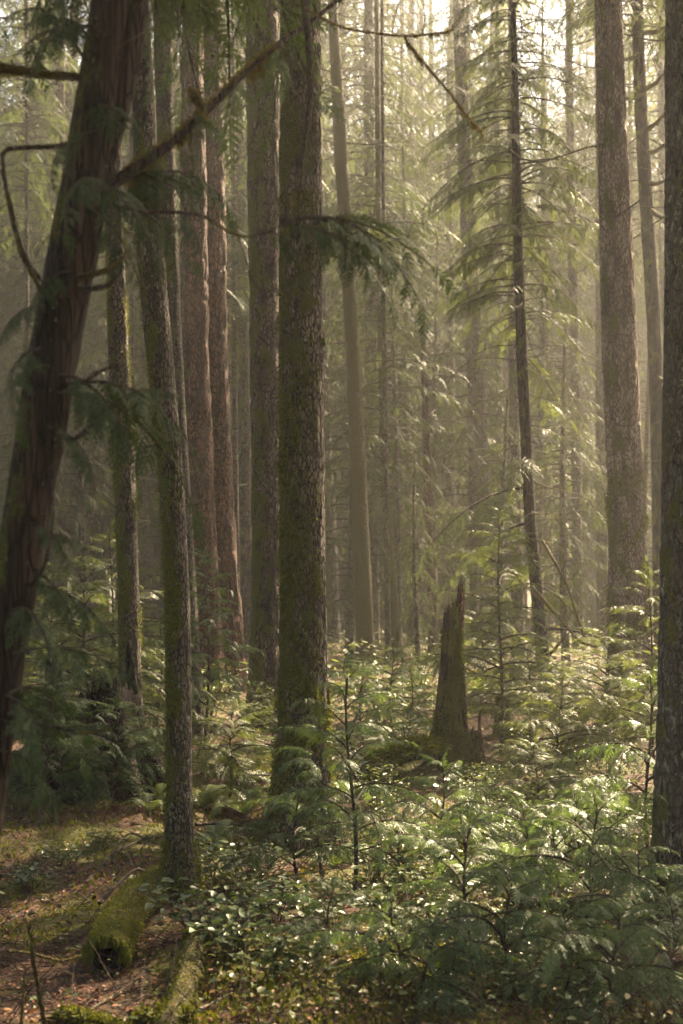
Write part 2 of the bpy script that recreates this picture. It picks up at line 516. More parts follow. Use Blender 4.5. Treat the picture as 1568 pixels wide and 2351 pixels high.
CR_MID = [crown(14, 2.9, 250, 100 + i, 'mid', prof_tree, spacing=.095, fl=.34, dead=14, matl=M_FARLEAF, droop=(.35, .75), gap=.18) for i in range(3)]
CR_NEAR = crown(14, 2.9, 260, 150, 'mid', prof_tree, spacing=.12, fl=.34, matl=M_FARLEAF, droop=(.35, .6), gap=.15)
CR_FAR = [crown(19, 3.6, 300, 200 + i, 'lo', prof_tree, spacing=.105, fl=.28, dead=10, matl=M_FARLEAF, droop=(.35, .75), gap=.15) for i in range(4)]
CR_CEDAR = [crown(5.5, 1.7, 130, 300 + i, 'mid', prof_low, spacing=.06, fl=.34, dead=0, width=.22, matl=M_FARLEAF, droop=(.25, .55), gap=.1) for i in range(2)]

HEM_W, HEM_L, CED_W, CED_L = [], [], [], []
for i in range(4):
    w, l = bough_mesh('hem', 400 + i, 1.0, 'hi', rise=.22, droop=.42, spacing=.056, fl=.40, fdroop=.35, hang=.2, width=.31)
    HEM_W.append(w); HEM_L.append(l.mesh('foliage', M_HEMLEAF))
    w, l = bough_mesh('ced', 450 + i, 1.0, 'hi', ang=(48, 64), rise=.42, droop=.72, spacing=.047, fl=.30, fdroop=.55, hang=.16, width=.40)
    CED_W.append(w); CED_L.append(l)
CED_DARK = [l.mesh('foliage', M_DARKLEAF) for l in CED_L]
CED_L = [l.mesh('foliage', M_CEDARLEAF) for l in CED_L]
DEAD = []
for i in range(4):
    mb = MB()
    for P, r in dead_twigs(1.0, np.random.default_rng(500 + i), 22, .3):
        mb.tube(P, r * .7, 4)
    DEAD.append(mb.mesh('branch', M_DEADTWIG, True))


def put_bough(root, a, b, kind='ced', var=None, roll=0.0, foliage=True, label=None):
    """bough from local point a to local point b under the thing"""
    a = np.asarray(a, float); b = np.asarray(b, float)
    v = random.randrange(4) if var is None else var
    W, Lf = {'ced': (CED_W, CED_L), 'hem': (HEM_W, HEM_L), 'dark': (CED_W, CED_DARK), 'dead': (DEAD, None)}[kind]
    tip = {'ced': (1, 0, -.2), 'dark': (1, 0, -.2), 'hem': (1, 0, -.12), 'dead': (1, 0, -.25)}[kind]
    tip = np.array(tip); s = np.linalg.norm(b - a) / np.linalg.norm(tip)
    B = basis(b - a, np.array([0, 0, 1.0])) @ basis(tip, np.array([0, 0, 1.0])).T
    M = Matrix.Identity(4)
    for i in range(3):
        for j in range(3):
            M[i][j] = B[i, j] * s
        M[i][3] = a[i]
    M = M @ Matrix.Rotation(roll, 4, 'X')
    o = obj('branch', W[v], root, M)
    if label: o['label'] = label
    if Lf is not None and foliage:
        obj('foliage', Lf[v], o)
    return o


def polytube(root, name, P, r, mat, seg=7, wig=0.0, seed=0, ref=(0, 0, 0)):
    """smooth curved limb through world points P"""
    P = np.asarray(P, float); rng = np.random.default_rng(seed)
    t = np.arange(len(P)); tt = np.linspace(0, len(P) - 1, (len(P) - 1) * 8 + 1)
    Q = np.stack([np.interp(tt, t, P[:, k]) for k in range(3)], 1)
    ker = np.array([1, 2, 3, 2, 1.]) / 9
    for _ in range(2):
        pad = np.concatenate([Q[:1], Q[:1], Q, Q[-1:], Q[-1:]])
        Q = sum(ker[k] * pad[k:k + len(Q)] for k in range(5))
    rr = np.interp(tt, t, r) * (1 + rng.uniform(-.14, .14, len(tt)))
    Q = Q + rng.normal(0, wig, Q.shape)
    mb = MB(); mb.tube(Q - np.asarray(ref), rr, seg)
    return obj(name, mb.mesh(name, mat, True), root), Q, rr


def place_local(root):
    l = np.array(root.location)
    return lambda px, py, Y: at(px, py, Y) - l


# ------------------------------------------------------------------ setting: ground, sky, light
def build_ground():
    xs = np.unique(np.r_[np.linspace(-9, 9, 181), np.linspace(-150, -9, 60), np.linspace(9, 150, 60)])
    ys = np.unique(np.r_[np.linspace(-60, 4, 30), np.linspace(4, 30, 260), np.linspace(30, 150, 120)])
    X, Yy = np.meshgrid(xs, ys)
    Z = gz(X, Yy)
    near = np.exp(-np.maximum(0, Yy - 22) / 8)
    Z = Z + near * .03 * (RNG.random(Z.shape) - .5)
    V = np.stack([X, Yy, Z], -1).reshape(-1, 3)
    nx, ny = len(xs), len(ys)
    i = np.arange(ny - 1)[:, None] * nx; j = np.arange(nx - 1)[None]
    F = np.stack([i + j, i + j + 1, i + nx + j + 1, i + nx + j], -1).reshape(-1, 4)
    mb = MB(); mb.add(V, F)
    tag(obj('ground', mb.mesh('ground', M_GROUND, True)), kind='structure')


build_ground()

SUN_AZ, SUN_EL = 38.0, 43.0     # degrees right of the view direction, above horizon
sd = Vector((math.sin(R(SUN_AZ)) * math.cos(R(SUN_EL)), math.cos(R(SUN_AZ)) * math.cos(R(SUN_EL)), math.sin(R(SUN_EL))))
sl = bpy.data.lights.new('sun', 'SUN'); sl.energy = 5.0; sl.angle = R(0.5); sl.color = (1.0, 0.85, 0.65)
so = bpy.data.objects.new('sun', sl); COL.objects.link(so)
so.rotation_euler = sd.to_track_quat('Z', 'Y').to_euler(); so.location = sd * 60

w = bpy.data.worlds.new('World'); S.world = w; w.use_nodes = True
nt = w.node_tree; nt.nodes.clear()
sky = nt.nodes.new('ShaderNodeTexSky'); sky.sky_type = 'NISHITA'; sky.sun_disc = False
sky.sun_elevation = R(SUN_EL); sky.sun_rotation = R(SUN_AZ); sky.dust_density = 3.0; sky.air_density = 1.0
bg = nt.nodes.new('ShaderNodeBackground'); bg.inputs[1].default_value = 0.05
ow = nt.nodes.new('ShaderNodeOutputWorld')
nt.links.new(sky.outputs[0], bg.inputs[0]); nt.links.new(bg.outputs[0], ow.inputs[0])

# haze box round everything
hz = Nodes('forest_air')
pv = hz.n('VolumePrincipled', Color=(0.96, 0.93, 0.86), Density=0.0013, Anisotropy=0.6)
hz.t.links.new(pv.outputs[0], hz.out.inputs['Volume'])
hb = MB()
x0, x1, y0, y1, z0, z1 = -155, 155, -65, 155, -2.0, 66
c = np.array([[x, y, z] for z in (z0, z1) for y in (y0, y1) for x in (x0, x1)])
hb.add(c, [[0, 2, 3, 1], [4, 5, 7, 6], [0, 1, 5, 4], [2, 6, 7, 3], [0, 4, 6, 2], [1, 3, 7, 5]])
tag(obj('haze', hb.mesh('haze', hz.m)), kind='stuff')


# ------------------------------------------------------------------ main trees
def tree(name, pts, Y, mat, label, cat='tree', crownmesh=None, cz=None, cs=1.0, crot=0.0, group=None, **kw):
    base, me, samp, axis = trunk_mesh(pts, Y, mat, **kw)
    root = thing(name, base, label, cat, group)
    obj('trunk', me, root)
    if crownmesh is not None:
        p, r = axis(cz)
        M = Matrix.Translation(Vector(tuple(p - base))) @ Matrix.Rotation(crot, 4, 'Z') @ Matrix.Scale(cs, 4)
        obj('crown', crownmesh, root, M)
    return root, base, samp, axis


def add_moss(root, samp, n, zlo, zhi, l, seed, th=(2.2, 5.6), clump=40, mat=None, name='moss'):
    rng = np.random.default_rng(seed)
    P, Nn = samp(clump, zlo, zhi, rng, *th)
    rad = rng.uniform(.03, .14, clump)
    Pa, Na = samp(n * 6, zlo, zhi, rng, th[0] - .4, th[1] + .4)
    keep = np.zeros(len(Pa), bool)
    for c_, r_ in zip(P, rad):
        q = (Pa - c_); q[:, 2] *= .6
        keep |= (np.linalg.norm(q, axis=1) < r_)
    Pa, Na = Pa[keep][:n], Na[keep][:n]
    mb = MB(); mb.quads(moss_blades(Pa, Na, l, rng, .5, .7))
    obj(name, mb.mesh(name, mat or M_MOSS), root)


# the big mossy fir in the middle
H, hb_, hs, hax = tree('fir_tree', [(690, -80, 88), (690, 0, 90), (689, 500, 97), (692, 1000, 101), (696, 1400, 105), (698, 1700, 116), (696, 1820, 128), (692, 1920, 150)], 14.4, M_FIRMAIN,
     'thick fir with deep furrowed bark and mossy flank, at the middle of the picture', crownmesh=CR_NEAR, cz=9.6, cs=1.0, crot=1.0, seg=96, furrow=.04, amp=.085, seed=11, flare=.35, roots=.25, lump=.02)
add_moss(H, hs, 9000, .1, 6.5, .030, 31, th=(3.4, 5.4), clump=90)
add_moss(H, hs, 5000, 0.0, 1.6, .04, 32, th=(0, 6.28), clump=60)
# knobs of moss on the sunny edge
for (px, py, s_) in ((738, 785, .045), (722, 690, .03), (712, 862, .05), (700, 970, .05), (741, 1385, .045), (705, 1060, .04), (690, 1240, .05), (735, 600, .03)):
    p = at(px, py, 14.25 if px < 730 else 14.4) - hb_
    rng = np.random.default_rng(int(px))
    d = unit(rng.normal(0, 1, (260, 3))); mb = MB(); mb.quads(moss_blades(p + d * s_ * .55 * rng.uniform(.6, 1, (260, 1)), d, s_ * .6, rng, .6, .3))
    obj('moss', mb.mesh('moss', M_MOSS), H)

# slim lichen-spotted trunk standing nearest on the litter slope
B, bb, bs, bax = tree('hemlock_tree', [(318, -80, 42), (322, 100, 45), (336, 400, 58), (346, 600, 62), (366, 800, 62), (387, 1000, 59), (402, 1200, 57), (408, 1400, 59), (411, 1600, 60), (411, 1850, 60), (410, 2055, 66)], 10.9, M_HEM,
     'slim lichen-spotted tree growing from the litter slope beside the mossy log', crownmesh=CR_NEAR, cz=8.4, cs=.9, seg=64, furrow=.028, amp=.05, seed=21, flare=.55, roots=.2, top=20)
add_moss(B, bs, 1800, -.05, .55, .03, 44, th=(0, 6.28), clump=60)
add_moss(B, bs, 5000, 0, 6, .022, 33, th=(2.6, 5.0), clump=70)
C, _, cs_, _ = tree('hemlock_tree', [(372, -80, 42), (376, 150, 42), (386, 500, 38), (398, 800, 40), (408, 1000, 42), (425, 1300, 46), (440, 1600, 52)], 20, M_HEM,
     'slender dark tree half hidden behind the slim lichen-spotted tree', crownmesh=CR_MID[2], cz=13, cs=.8, seg=40, furrow=.04, amp=.06, seed=22, top=22)
D, _, ds_, dax = tree('hemlock_tree', [(255, -80, 36), (258, 300, 38), (262, 500, 42), (268, 750, 46), (280, 1000, 50), (292, 1250, 48), (298, 1450, 50), (302, 1720, 56)], 16, M_HEM,
     'dark mossy trunk rising out of the bright hemlock thicket', crownmesh=CR_NEAR, cz=11, cs=.8, crot=2, seg=48, furrow=.035, amp=.06, seed=23, top=20)
add_moss(D, ds_, 3500, 1.5, 7, .028, 34, th=(0, 6.28), clump=50)
E1, e1b, _, _ = tree('fir_tree', [(438, -80, 42), (440, 0, 44), (444, 400, 58), (448, 800, 63), (452, 1000, 67), (462, 1300, 76), (474, 1610, 92)], 26, M_RED,
     'reddish furrowed fir, the slimmer of two trunks grown close together', crownmesh=CR_MID[1], cz=15, cs=.9, crot=.5, seg=56, furrow=.09, amp=.13, seed=24, top=27, roots=.12, flare=.1)
E2, _, _, _ = tree('fir_tree', [(484, -80, 42), (484, 0, 44), (487, 400, 58), (491, 800, 62), (496, 1000, 66), (506, 1300, 78), (522, 1610, 100)], 26.6, M_RED,
     'reddish furrowed fir with a broad flared base beside its slimmer twin', crownmesh=CR_MID[2], cz=15, cs=.9, crot=3.5, seg=56, furrow=.09, amp=.13, seed=25, top=28, roots=.12, flare=.1)
G, gb_, gs_, _ = tree('fir_tree', [(600, -80, 76), (602, 0, 76), (605, 500, 70), (610, 1000, 66), (612, 1400, 66), (610, 1650, 84)], 22, M_FIR,
     'tall fir with pale lichen flakes standing just behind the thick mossy fir', crownmesh=CR_MID[0], cz=14, cs=1, crot=4, seg=72, furrow=.06, amp=.11, seed=26, top=27)
tree('fir_tree', [(541, -80, 26), (548, 300, 28), (556, 700, 30), (562, 1100, 32), (566, 1560, 36)], 40, M_FARBARK,
     'pale hazy trunk seen in the gap next to the reddish twin firs', crownmesh=CR_FAR[0], cz=10, cs=1, seg=20, furrow=.1, amp=.1, seed=27, top=26)
I, ib, is_, iax = tree('hemlock_tree', [(760, -80, 20), (765, 50, 23), (780, 300, 30), (797, 600, 30), (815, 900, 33), (826, 1200, 40), (840, 1500, 43), (842, 1560, 48)], 32, M_MOSSY,
     'leaning trunk wholly coated in yellow-green moss, behind the thick mossy fir', crownmesh=CR_MID[1], cz=17, cs=1, crot=1.5, seg=32, furrow=.1, amp=.05, seed=28, top=28)
tree('hemlock_tree', [(862, -80, 10), (866, 100, 12), (869, 500, 13), (876, 900, 16), (886, 1150, 20), (905, 1400, 24), (914, 1560, 27)], 36, M_MOSSY,
     'very thin mossy tree leaning next to the moss-coated trunk', crownmesh=CR_CEDAR[0], cz=9, cs=1.3, seg=16, furrow=.1, amp=.06, seed=29, top=20)
tree('hemlock_tree', [(846, -80, 22), (850, 700, 27), (853, 1000, 27), (857, 1560, 32)], 46, M_FARBARK,
     'straight brown trunk crossed by bare twigs beyond the moss-coated trunk', crownmesh=CR_FAR[1], cz=12, cs=1, seg=16, furrow=.1, amp=.08, seed=30, top=28)
tree('hemlock_tree', [(876, -80, 7), (880, 500, 9), (883, 1000, 12), (892, 1560, 14)], 34, M_FARBARK,
     'dark pole-thin young tree among feathery lit branches', crownmesh=CR_CEDAR[1], cz=4.5, cs=1.3, seg=12, furrow=.08, amp=.05, seed=31, top=16)
tree('snag', [(969, 702, 12), (972, 780, 14), (976, 900, 16), (982, 1150, 18), (992, 1400, 23), (998, 1560, 26)], 38, M_RED,
     'bare broken-topped dead trunk standing in the sunbeam', 'dead tree', seg=18, furrow=.1, amp=.1, seed=32, broken=True)
tree('fir_tree', [(1050, -80, 26), (1060, 200, 30), (1078, 600, 36), (1095, 900, 40), (1109, 1200, 42), (1122, 1560, 48)], 43, M_FARBARK,
     'broad trunk softened by haze behind the young hemlock', crownmesh=CR_FAR[2], cz=15, cs=.6, seg=24, furrow=.12, amp=.1, seed=33, top=28)
NT, nb, ns_, nax = tree('hemlock_tree', [(1176, -80, 9), (1178, 0, 11), (1184, 300, 18), (1190, 600, 23), (1202, 900, 25), (1216, 1200, 26), (1238, 1420, 29), (1252, 1570, 31), (1264, 1680, 34)], 25, M_CEDAR,
     'leaning dark hemlock with whorls of long bare drooping branches', crownmesh=CR_MID[2], cz=7.2, cs=.72, crot=2.2, seg=28, furrow=.05, amp=.06, seed=34, top=15)
tree('hemlock_tree', [(1174, 300, 14), (1176, 700, 22), (1182, 1000, 25), (1186, 1300, 27), (1192, 1560, 30)], 34, M_FARBARK,
     'brown trunk standing close behind the leaning dark hemlock', crownmesh=CR_MID[0], cz=13, cs=.5, seg=18, furrow=.08, amp=.08, seed=35, top=20)
O, ob_, os_, oax = tree('fir_tree', [(1394, -80, 58), (1396, 0, 60), (1411, 500, 72), (1431, 1000, 80), (1443, 1300, 86), (1445, 1550, 98), (1445, 1690, 118)], 21, M_FIRPALE,
     'big pale fir with sunlit flaking bark and a mossy foot', crownmesh=CR_MID[1], cz=12.2, cs=1, crot=3, seg=80, furrow=.05, amp=.10, seed=36, top=26)
add_moss(O, os_, 5000, .5, 4.5, .045, 36, th=(3.2, 6.2), clump=60)
tree('fir_tree', [(1376, -80, 20), (1378, 400, 23), (1380, 1000, 25), (1384, 1560, 30)], 41, M_FARBARK,
     'hazy straight trunk peeking out beside the big pale fir', crownmesh=CR_FAR[3], cz=19, cs=.6, seg=16, furrow=.1, amp=.08, seed=37, top=28)
Q, qb, _, qax = tree('hemlock_tree', [(1460, -80, 26), (1466, 150, 28), (1480, 400, 30), (1502, 750, 31), (1510, 1000, 33), (1522, 1570, 38)], 29, M_CEDAR,
     'dark trunk with mossy side limbs between the big pale fir and the lichened trunk', crownmesh=CR_MID[0], cz=14, cs=1, crot=5, seg=28, furrow=.07, amp=.08, seed=38, top=25)
tree('hemlock_tree', [(1519, -80, 16), (1522, 700, 20), (1526, 1560, 26)], 46, M_FARBARK,
     'thin pale trunk almost touching the edge of the lichened trunk', crownmesh=CR_FAR[0], cz=12, cs=1, seg=14, seed=39, furrow=.1, top=26)
RT, rb, rs__, _ = tree('fir_tree', [(1582, -80, 102), (1580, 300, 104), (1578, 700, 107), (1575, 1200, 112), (1566, 1700, 118), (1560, 2140, 132)], 10.4, M_LICHEN,
     'dark trunk freckled with grey lichen, cut off by the picture edge', crownmesh=CR_NEAR, cz=7.9, cs=.85, crot=1.2, seg=88, furrow=.03, amp=.06, seed=40, top=22)
for k, (pts, Y, m, lab) in enumerate([
        ([(140, -80, 16), (141, 800, 22), (142, 1300, 26), (143, 1560, 30)], 45, M_RED, 'thin red-barked trunk glowing beyond the dark leaning cedar'),
        ([(300, -80, 9), (301, 450, 11), (304, 1100, 14), (308, 1560, 18)], 34, M_FARBARK, 'pole-thin tree between the thicket trunk and the slim lichen-spotted tree'),
        ([(60, -80, 8), (62, 900, 11), (66, 1560, 14)], 38, M_FARBARK, 'thin straight pole seen past the leaning cedar through yellow twigs'),
        ([(214, 0, 20), (216, 700, 26), (220, 1300, 30), (222, 1560, 34)], 52, M_RED, 'reddish hazy trunk between the leaning cedar and the thicket'),
        ([(535, -80, 9), (538, 900, 12), (546, 1560, 16)], 36, M_FARBARK, 'dark thin pole in the gap beside the reddish twin firs'),
        ([(1305, 0, 14), (1312, 500, 20), (1322, 1000, 22), (1328, 1560, 26)], 44, M_FARBARK, 'hazy trunk halfway between the leaning dark hemlock and the big pale fir'),
        ([(1030, 300, 14), (1036, 1000, 18), (1040, 1560, 22)], 55, M_FARBARK, 'faint trunk lost in haze above the splintered stump'),
        ([(1248, 300, 14), (1254, 1000, 20), (1262, 1560, 24)], 50, M_FARBARK, 'faint grey trunk in the haze beyond the leaning dark hemlock'),
        ([(1140, 0, 10), (1146, 900, 15), (1150, 1560, 18)], 52, M_FARBARK, 'faint slim trunk in the haze above the young hemlock'),
        ([(930, 600, 10), (936, 1100, 14), (946, 1560, 18)], 48, M_FARBARK, 'slim shadowy pole close to the broken-topped dead trunk'),
        ([(1452, 800, 16), (1456, 1200, 20), (1460, 1560, 24)], 50, M_RED, 'thin brown trunk showing between the pale fir and its dark neighbour'),
        ([(720, 0, 18), (745, 900, 22), (770, 1560, 28)], 50, M_FARBARK, 'dim trunk at the mossy fir\'s sunlit edge'),
        ([(485, 0, 18), (560, 1560, 22)], 60, M_FARBARK, 'faint trunk seen through the gap behind the reddish twin firs')]):
    if len(pts) == 2:
        pts = [pts[0], ((pts[0][0] + pts[1][0]) / 2, 800, (pts[0][2] + pts[1][2]) / 2), pts[1]]
    tree('conifer_tree', pts, Y, m, lab, crownmesh=(CR_FAR if Y > 40 else CR_MID)[k % 3], cz=[6, 8, 12, 7, 9, 12, 14, 13, 12, 10, 14, 9, 11][k], cs=[.85, .85, .85, .85, .85, .6, .6, .5, .55, .55, .55, .85, .85][k], crot=k * 1.3, seg=14, furrow=.1, amp=.08, seed=50 + k, top=24)

# dead whorled branches of the leaning hemlock
for i in range(46):
    z = 1.9 + 9.2 * (i + random.random()) / 46
    p, r = nax(z)
    az = i * GOLD + random.uniform(-.4, .4)
    L = random.uniform(.9, 2.6) * (1.15 - .055 * z)
    d = np.array([math.cos(az), math.sin(az) * .8, -random.uniform(.25, .75) if z < 7 else random.uniform(-.35, .1)])
    put_bough(NT, p - nb, p - nb + d * L, 'dead' if i % 3 else 'hem')
# mossy side limbs of the dark trunk
for i, (py, dx, dy) in enumerate([(75, 70, -20), (120, -70, 20), (205, 60, -50), (300, 60, -60), (350, 50, -25), (215, -60, 10), (480, 60, 20), (860, 40, 15), (420, 55, -15)]):
    a, b_ = at(1470 + py * .04, py, 29), at(1470 + py * .04 + dx, py + dy, 28.2)
    polytube(Q, 'branch', [a, (a * .6 + b_ * .4) + np.array([0, 0, -.08]), b_], [.06, .045, .02], M_MOSSY, seed=i, ref=qb)
# bare limbs on other trunks
for (t_, tb, tax, Y, lst) in ((I, ib, iax, 32, [(620, 140, -60), (330, 200, 40), (420, 90, 90), (545, 210, -10), (150, 120, 60), (700, -60, 30), (230, -40, -20), (90, 150, -60)]),):
    for i, (py, dx, dy) in enumerate(lst):
        z = CZ + (HOR - py) * K * Y
        p, r = tax(z)
        put_bough(t_, p - tb, p - tb + np.array([dx * K * Y, -1.0 + (i % 3) * .9, -dy * K * Y]), 'dead' if i % 3 else 'hem')

# ------------------------------------------------------------------ dark leaning cedar close to the camera
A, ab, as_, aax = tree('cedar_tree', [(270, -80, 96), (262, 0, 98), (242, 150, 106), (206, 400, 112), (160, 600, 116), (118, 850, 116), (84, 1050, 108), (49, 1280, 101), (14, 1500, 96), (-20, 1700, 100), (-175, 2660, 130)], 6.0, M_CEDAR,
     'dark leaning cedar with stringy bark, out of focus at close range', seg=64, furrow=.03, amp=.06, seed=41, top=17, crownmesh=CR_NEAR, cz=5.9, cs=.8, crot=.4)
w_ = lambda px, py, Y=6.0: at(px, py, Y)
polytube(A, 'stem', [w_(236, 420), w_(275, 250), (w_(305, 110)), w_(325, -60), w_(345, -250), w_(360, -500)], [.03, .045, .05, .045, .04, .03], M_CEDAR, 12, seed=1, ref=ab)


def hang(root, Qp, rr, n, l, seed, ref, lo=0.0, hi=1.0, mat=None):
    rng = np.random.default_rng(seed)
    k = rng.integers(int(lo * (len(Qp) - 1)), max(1, int(hi * (len(Qp) - 1))), n)
    f = rng.random(n)[:, None]
    patch = .12 + .88 * np.clip(np.sin(k * .53 + seed) * np.sin(k * .31 + 1) * 2.2, 0, 1)
    P = Qp[k] * (1 - f) + Qp[np.minimum(k + 1, len(Qp) - 1)] * f
    th = rng.uniform(0, 6.28, n)
    Nn = np.stack([np.cos(th) * .4, np.cos(th + 1) * .4, np.sin(th)], 1)
    P = P + Nn * rr[k][:, None] * .8
    dn = (Nn[:, 2] < 0)
    d = np.where(dn[:, None], np.array([0, 0, -1.0]) + rng.normal(0, .22, (n, 3)), Nn + rng.normal(0, .5, (n, 3)))
    d = unit(d) * (l * rng.uniform(.3, 1.2, n) * np.where(dn, patch, .3))[:, None]
    wv = unit(np.cross(d, rng.normal(0, 1, (n, 3)))) * .004
    mb = MB(); mb.quads(kites(P, d, wv))
    return obj('moss', mb.mesh('moss', mat or M_HANGMOSS), root)


o, q_, r_ = polytube(A, 'branch', [w_(190, 178), w_(100, 172, 5.9), w_(0, 155, 5.8), w_(-90, 150, 5.7)], [.018, .02, .022, .018], M_MOSSY, seed=2, ref=ab)
hang(o, q_ - ab, r_, 700, .03, 3, 0)
polytube(A, 'branch', [w_(160, 335), w_(90, 338, 5.9), w_(4, 342, 5.8), w_(8, 400, 5.8), w_(30, 520, 5.8), w_(70, 620, 5.8), w_(150, 690, 5.9)], [.012, .011, .010, .008, .009, .009, .010], M_TWIG, seed=3, ref=ab)
o, q_, r_ = polytube(A, 'branch', [w_(0, 380, 5.8), w_(25, 470, 5.8), w_(45, 580, 5.8), w_(85, 650, 5.8), w_(100, 680, 5.9)], [.006, .008, .010, .010, .007], M_MOSSY, seed=4, ref=ab)
o, q_, r_ = polytube(A, 'branch', [w_(225, 445), w_(310, 386, 6.1), w_(390, 332, 6.2), w_(470, 258, 6.3), w_(560, 168, 6.5), w_(640, 100, 6.7), w_(700, 60, 6.9), w_(790, -10, 7.1), w_(860, -90, 7.3)],
                    [.028, .024, .021, .019, .016, .014, .012, .010, .008], M_CEDAR, 8, seed=5, ref=ab)
o['label'] = 'long rising limb draped with hanging yellow moss'
hang(o, q_ - ab, r_, 3000, .085, 5, 0, .1, .62)
hang(o, q_ - ab, r_, 900, .03, 6, 0, .55, .95)
o2, q_, r_ = polytube(o, 'stub', [w_(468, 262, 6.3), w_(462, 240, 6.25), w_(446, 222, 6.2), w_(436, 212, 6.2)], [.020, .024, .020, .010], M_MOSSY, 8, seed=6, ref=ab)
hang(o2, q_ - ab, r_, 1800, .06, 7, 0)
polytube(A, 'branch', [w_(205, 462), w_(250, 472, 6.0), w_(330, 486, 6.0), w_(410, 487, 6.0), w_(470, 495, 6.0), w_(520, 530, 6.0), w_(565, 545, 6.0), w_(620, 532, 6.0), w_(650, 512, 6.1)],
         [.012, .010, .009, .008, .008, .007, .006, .005, .004], M_TWIG, 6, seed=7, ref=ab)
polytube(A, 'branch', [w_(545, 540, 6.0), w_(560, 580, 6.0), w_(575, 640, 6.0), w_(620, 690, 6.0)], [.004, .004, .003, .002], M_TWIG, 5, seed=8, ref=ab)
o, q_, r_ = polytube(A, 'branch', [w_(360, -480, 6.0), w_(560, -330, 6.4), w_(670, -150, 6.5), w_(696, -20, 6.5), w_(704, 60, 6.5), w_(712, 140, 6.5), w_(714, 220, 6.5), w_(702, 310, 6.5), w_(690, 390, 6.5), w_(675, 450, 6.5), w_(656, 505, 6.4)],
                    [.02, .018, .016, .015, .015, .016, .014, .011, .008, .006, .004], M_TWIG, 8, seed=9, ref=ab)
hang(o, q_ - ab, r_, 1700, .035, 9, 0, .25, .95)
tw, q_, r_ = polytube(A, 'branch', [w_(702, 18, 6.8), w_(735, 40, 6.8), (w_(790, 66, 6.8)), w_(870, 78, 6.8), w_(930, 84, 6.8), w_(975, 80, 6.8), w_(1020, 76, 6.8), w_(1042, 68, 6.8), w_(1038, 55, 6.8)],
                     [.007, .007, .006, .006, .006, .005, .005, .006, .003], M_SUNTWIG, 6, seed=10, ref=ab)
tw['label'] = 'thin outer twig with orange sunlight painted into its bark'
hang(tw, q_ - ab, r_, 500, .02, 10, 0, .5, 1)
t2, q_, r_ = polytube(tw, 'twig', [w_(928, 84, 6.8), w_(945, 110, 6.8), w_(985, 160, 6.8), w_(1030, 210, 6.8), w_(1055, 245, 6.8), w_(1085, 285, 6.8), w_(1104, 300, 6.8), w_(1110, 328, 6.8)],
                     [.007, .007, .007, .007, .006, .006, .006, .003], M_SUNTWIG, 6, seed=11, ref=ab)
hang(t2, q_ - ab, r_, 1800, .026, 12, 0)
polytube(tw, 'twig', [w_(968, 80, 6.8), w_(976, 50, 6.8), w_(972, 0, 6.8), w_(980, -40, 6.8)], [.004, .004, .003, .002], M_TWIG, 5, seed=12, ref=ab)
polytube(tw, 'twig', [w_(900, 80, 6.8), w_(905, 40, 6.8), w_(922, -10, 6.8)], [.003, .003, .002], M_TWIG, 5, seed=13, ref=ab)
o, q_, r_ = polytube(A, 'branch', [w_(165, 640), w_(205, 630, 5.8), w_(245, 622, 5.8), w_(280, 598, 5.8), w_(298, 568, 5.8)], [.012, .013, .013, .010, .005], M_MOSSY, 7, seed=14, ref=ab)
polytube(A, 'branch', [w_(175, 660), w_(200, 665, 5.8), w_(250, 655, 5.8), w_(275, 630, 5.8), w_(285, 605, 5.8)], [.012, .012, .010, .007, .004], M_TWIG, 7, seed=15, ref=ab)
polytube(A, 'branch', [w_(145, 905), w_(190, 880, 5.8), w_(230, 850, 5.8), w_(280, 835, 5.8)], [.012, .010, .008, .004], M_TWIG, 7, seed=16, ref=ab)
polytube(A, 'branch', [w_(115, 1010), w_(170, 1010, 5.7), w_(215, 975, 5.7), w_(260, 930, 5.7)], [.012, .010, .008, .004], M_TWIG, 7, seed=17, ref=ab)
polytube(A, 'branch', [w_(240, 200), w_(190, 130, 5.9), w_(150, 60, 5.9), w_(140, -20, 5.9)], [.009, .008, .006, .005], M_TWIG, 6, seed=18, ref=ab)
polytube(A, 'branch', [w_(60, 1360), w_(105, 1300, 5.7), w_(125, 1180, 5.7), w_(118, 1090, 5.7)], [.010, .008, .006, .004], M_TWIG, 6, seed=19, ref=ab)
polytube(A, 'branch', [w_(20, 1640), w_(110, 1665, 5.7), w_(200, 1685, 5.7), w_(290, 1660, 5.6)], [.010, .008, .006, .004], M_TWIG, 6, seed=20, ref=ab)
